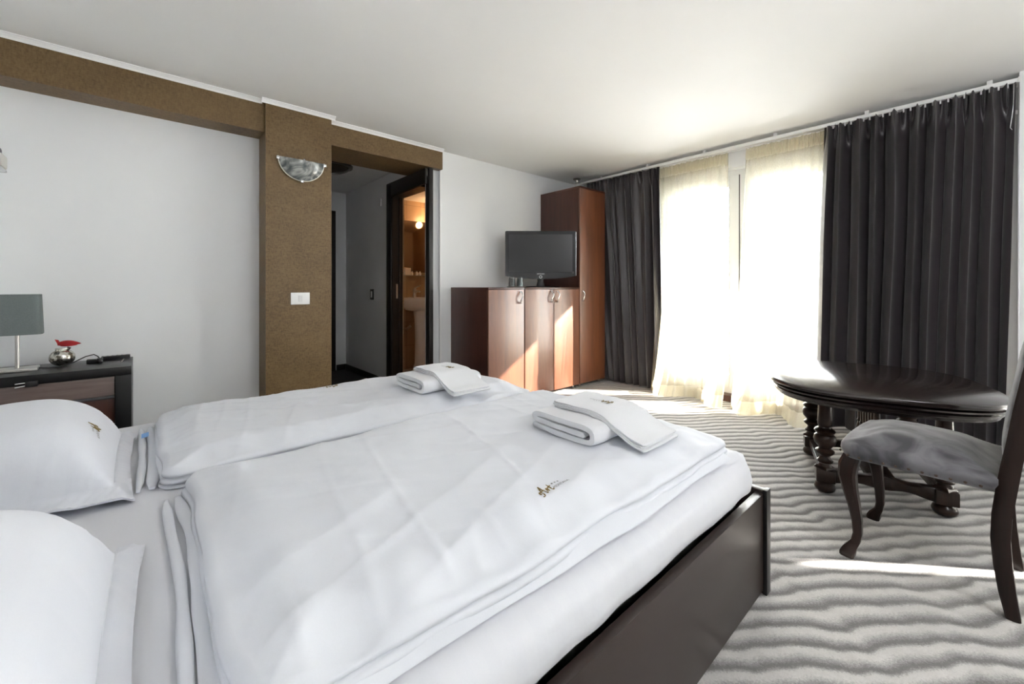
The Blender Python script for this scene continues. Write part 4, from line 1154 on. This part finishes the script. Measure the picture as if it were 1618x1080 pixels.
for sv in (-1, 1):
    P('side_stretcher', box(-LU + 0.035, LU - 0.035, sv * LV - 0.016, sv * LV + 0.016, 0.070, 0.108, bev=0.004), 'table_leg', tb, local=True)
spn = [(0.011, 0.126), (0.016, 0.14), (0.012, 0.16), (0.018, 0.20), (0.021, 0.24), (0.013, 0.27), (0.017, 0.278), (0.012, 0.288), (0.0135, 0.36), (0.012, 0.45), (0.015, TZ - 0.082)]
sp0 = None
for i in range(7):
    x = -0.18 + i * 0.06
    if sp0 is None: o = P('spindle', MB().lathe(spn, 16, (x, 0, 0)), 'table_leg', tb, local=True); sp0 = o.data; sx0 = x
    else:
        o = bpy.data.objects.new('spindle', sp0); col.objects.link(o); o.parent = tb; o.location = (x - sx0, 0, 0)

# ================================================================== CHAIR
CA = math.radians(-3.5)
ch = thing('upholstered_chair', (2.255, 0.12, 0), 'antique walnut chair with cabriole legs and grey velvet seat', 'chair', rz=CA)
SZ0, SZ1 = 0.388, 0.462
YFR, YBK = 0.215, -0.170     # local front / rear of the seat
def seat_w(y): return 0.232 - 0.036 * (1 - (y - YBK) / (YFR - YBK))
def seat_out(u, v):
    y = YBK + (YFR - YBK) * v; w = seat_w(y); a = 2 * u - 1
    # round the front corners a little
    cr = 0.045; ex = abs(a) * w - (w - cr); ey = y - (YFR - cr)
    x = a * w
    if ex > 0 and ey > 0:
        l = math.hypot(ex, ey); k = max(ex, ey) / l
        x = math.copysign(w - cr + ex * k, a); y = YFR - cr + ey * k
    y += 0.012 * (1 - a * a) * sm(0.8, 1, v)
    return x, y
def seat_top(x, y, u, v):
    d = min(u, 1 - u) * 0.46; e = min(v, 1 - v) * 0.39
    k = sm(0, 0.12, min(d, e) + 0.012)
    return SZ1 - 0.018 + 0.034 * k + 0.018 * math.sin(PI * u) * math.sin(PI * v) + 0.003 * fb(x * 14, y * 14, 3)
seat = slab(seat_out, seat_top, [
    (lambda p, s: 0.011, lambda p, s: SZ1 - 0.028), (lambda p, s: 0.013, lambda p, s: SZ1 - 0.045),
    (lambda p, s: 0.006, lambda p, s: SZ0 + 0.012), (lambda p, s: 0.001, lambda p, s: SZ0 + 0.001), (lambda p, s: -0.03, lambda p, s: SZ0)], 44, 40)
st = P('seat', seat, 'velvet', ch, local=True, angle=180)
nl = None
nail_pts = []
for i in range(11): nail_pts.append((-1, YBK + 0.03 + i * 0.034))
for i in range(11): nail_pts.append((1, YBK + 0.03 + i * 0.034))
for sgn, y in nail_pts:
    w = seat_w(y); x = sgn * (w + 0.006)
    if nl is None:
        o = P('nail_head', MB().lathe([(0.0055, -0.002), (0.0045, 0.0015), (0.002, 0.0035), (0.0, 0.0038)], 10), simple('bronze_nail', (0.10, 0.075, 0.06, 1), 0.3, 1.0), st, local=True); nl = o.data
    else:
        o = bpy.data.objects.new('nail_head', nl); col.objects.link(o); o.parent = st
    o.matrix_local = Matrix.Translation((x, y, SZ0 + 0.012)) @ Matrix.Rotation(sgn * PI / 2, 4, 'Y')
for i in range(11):
    x = -0.19 + i * 0.038
    o = bpy.data.objects.new('nail_head', nl); col.objects.link(o); o.parent = st
    o.matrix_local = Matrix.Translation((x, YFR + 0.018, SZ0 + 0.012)) @ Matrix.Rotation(-PI / 2, 4, 'X')
P('seat_rail', box(-0.205, 0.205, YFR - 0.03, YFR - 0.004, SZ0 - 0.03, SZ0 + 0.002, bev=0.004), 'chair_wood', ch, local=True)
for sx in (-1, 1):
    # cabriole front leg: knee pushed out, ankle drawn in, squared hoof
    prof = [(SZ0 + 0.004, 0.000, 0.052), (SZ0 - 0.03, 0.010, 0.058), (SZ0 - 0.07, 0.013, 0.054), (0.26, 0.006, 0.044), (0.20, -0.004, 0.036), (0.14, -0.012, 0.031), (0.09, -0.014, 0.028), (0.060, -0.009, 0.028), (0.042, 0.000, 0.033), (0.026, 0.008, 0.041), (0.010, 0.013, 0.046), (0.0, 0.014, 0.044)]
    pts = [(sx * (0.196 + o_ * 0.8), YFR - 0.022 + o_, z) for z, o_, w in prof]
    P('front_leg', MB().sweep_rect(pts, [w for _, _, w in prof], [w for _, _, w in prof], bev=0.3), 'chair_wood', ch, local=True)
    # sabre rear leg running up into the back stile
    rp = [(0.0, -0.208, 0.032), (0.08, -0.195, 0.038), (0.16, -0.186, 0.041), (0.24, -0.181, 0.043), (0.32, -0.184, 0.044), (0.40, -0.193, 0.045), (0.48, -0.203, 0.044), (0.56, -0.214, 0.042), (0.66, -0.226, 0.040), (0.78, -0.243, 0.037), (0.90, -0.262, 0.034), (0.98, -0.278, 0.030)]
    pts = [(sx * (0.190 + 0.0 * z), y, z) for z, y, w in rp]
    P('rear_leg', MB().sweep_rect(pts, [0.032] * len(rp), [w for _, _, w in rp], bev=0.25), 'chair_wood', ch, local=True)
P('rear_rail', box(-0.175, 0.175, -0.205, -0.180, SZ0 - 0.03, SZ0 + 0.03, bev=0.004), 'chair_wood', ch, local=True)
def back_y(z): return -0.205 - (z - 0.48) * 0.145
crest = [(-0.20 + 0.40 * i / 20, back_y(0.95) - 0.02 + 0.0, 0.955 + 0.035 * math.sin(PI * i / 20)) for i in range(21)]
P('crest_rail', MB().sweep_rect(crest, [0.028] * 21, [0.05 + 0.02 * math.sin(PI * i / 20) for i in range(21)], side=Vector((0, 1, 0))), 'chair_wood', ch, local=True)
def bpad(u, v):
    a = 2 * u - 1; z = 0.485 + 0.455 * v
    k = (max(0, 1 - a ** 4) * max(0, 1 - (2 * v - 1) ** 4)) ** 0.5
    return Vector((a * 0.178, back_y(z) + 0.016 + 0.022 * k, z))
def bpad2(u, v):
    p = bpad(u, v); p.y = back_y(p.z) - 0.014; return p
m = MB(); m.grid(bpad, 24, 30); P('back_pad', m, 'velvet', ch, local=True, angle=180)
m = MB(); m.grid(lambda u, v: Vector(((2 * u - 1) * 0.178, back_y(0.40 + 0.54 * v) - 0.016, 0.40 + 0.54 * v)), 4, 12)
m.grid(lambda u, v: Vector(((2 * u - 1) * 0.178, back_y(0.40 + 0.54 * v) - 0.012, 0.40 + 0.54 * v)), 4, 12)
P('rear_panel', m, 'cream_fabric', ch, local=True, angle=180)

# added fill light shaped as a dome lamp, unseen above the photographer
cl = thing('fill_lamp', (1.5, -0.9, ZC), 'added dome lamp out of view as bedroom fill light', 'ceiling lamp')
P('fill_plate', MB().lathe([(0.20, 0), (0.21, -0.012), (0.19, -0.02)], 36, (1.5, -0.9, ZC)), 'chrome', cl)
P('fill_dome', MB().lathe([(0.19, -0.015), (0.175, -0.045), (0.12, -0.075), (0.0, -0.092)], 36, (1.5, -0.9, ZC)), emit('fill_dome_glow', (1.0, 0.97, 0.92, 1), 0.6), cl)
rl = bpy.data.lights.new('fill_light', 'POINT'); rl.energy = 6.0; rl.color = (0.97, 0.98, 1.0); rl.shadow_soft_size = 0.18
ro = bpy.data.objects.new('fill_light', rl); col.objects.link(ro); ro.location = (1.5, -0.9, ZC - 0.30)
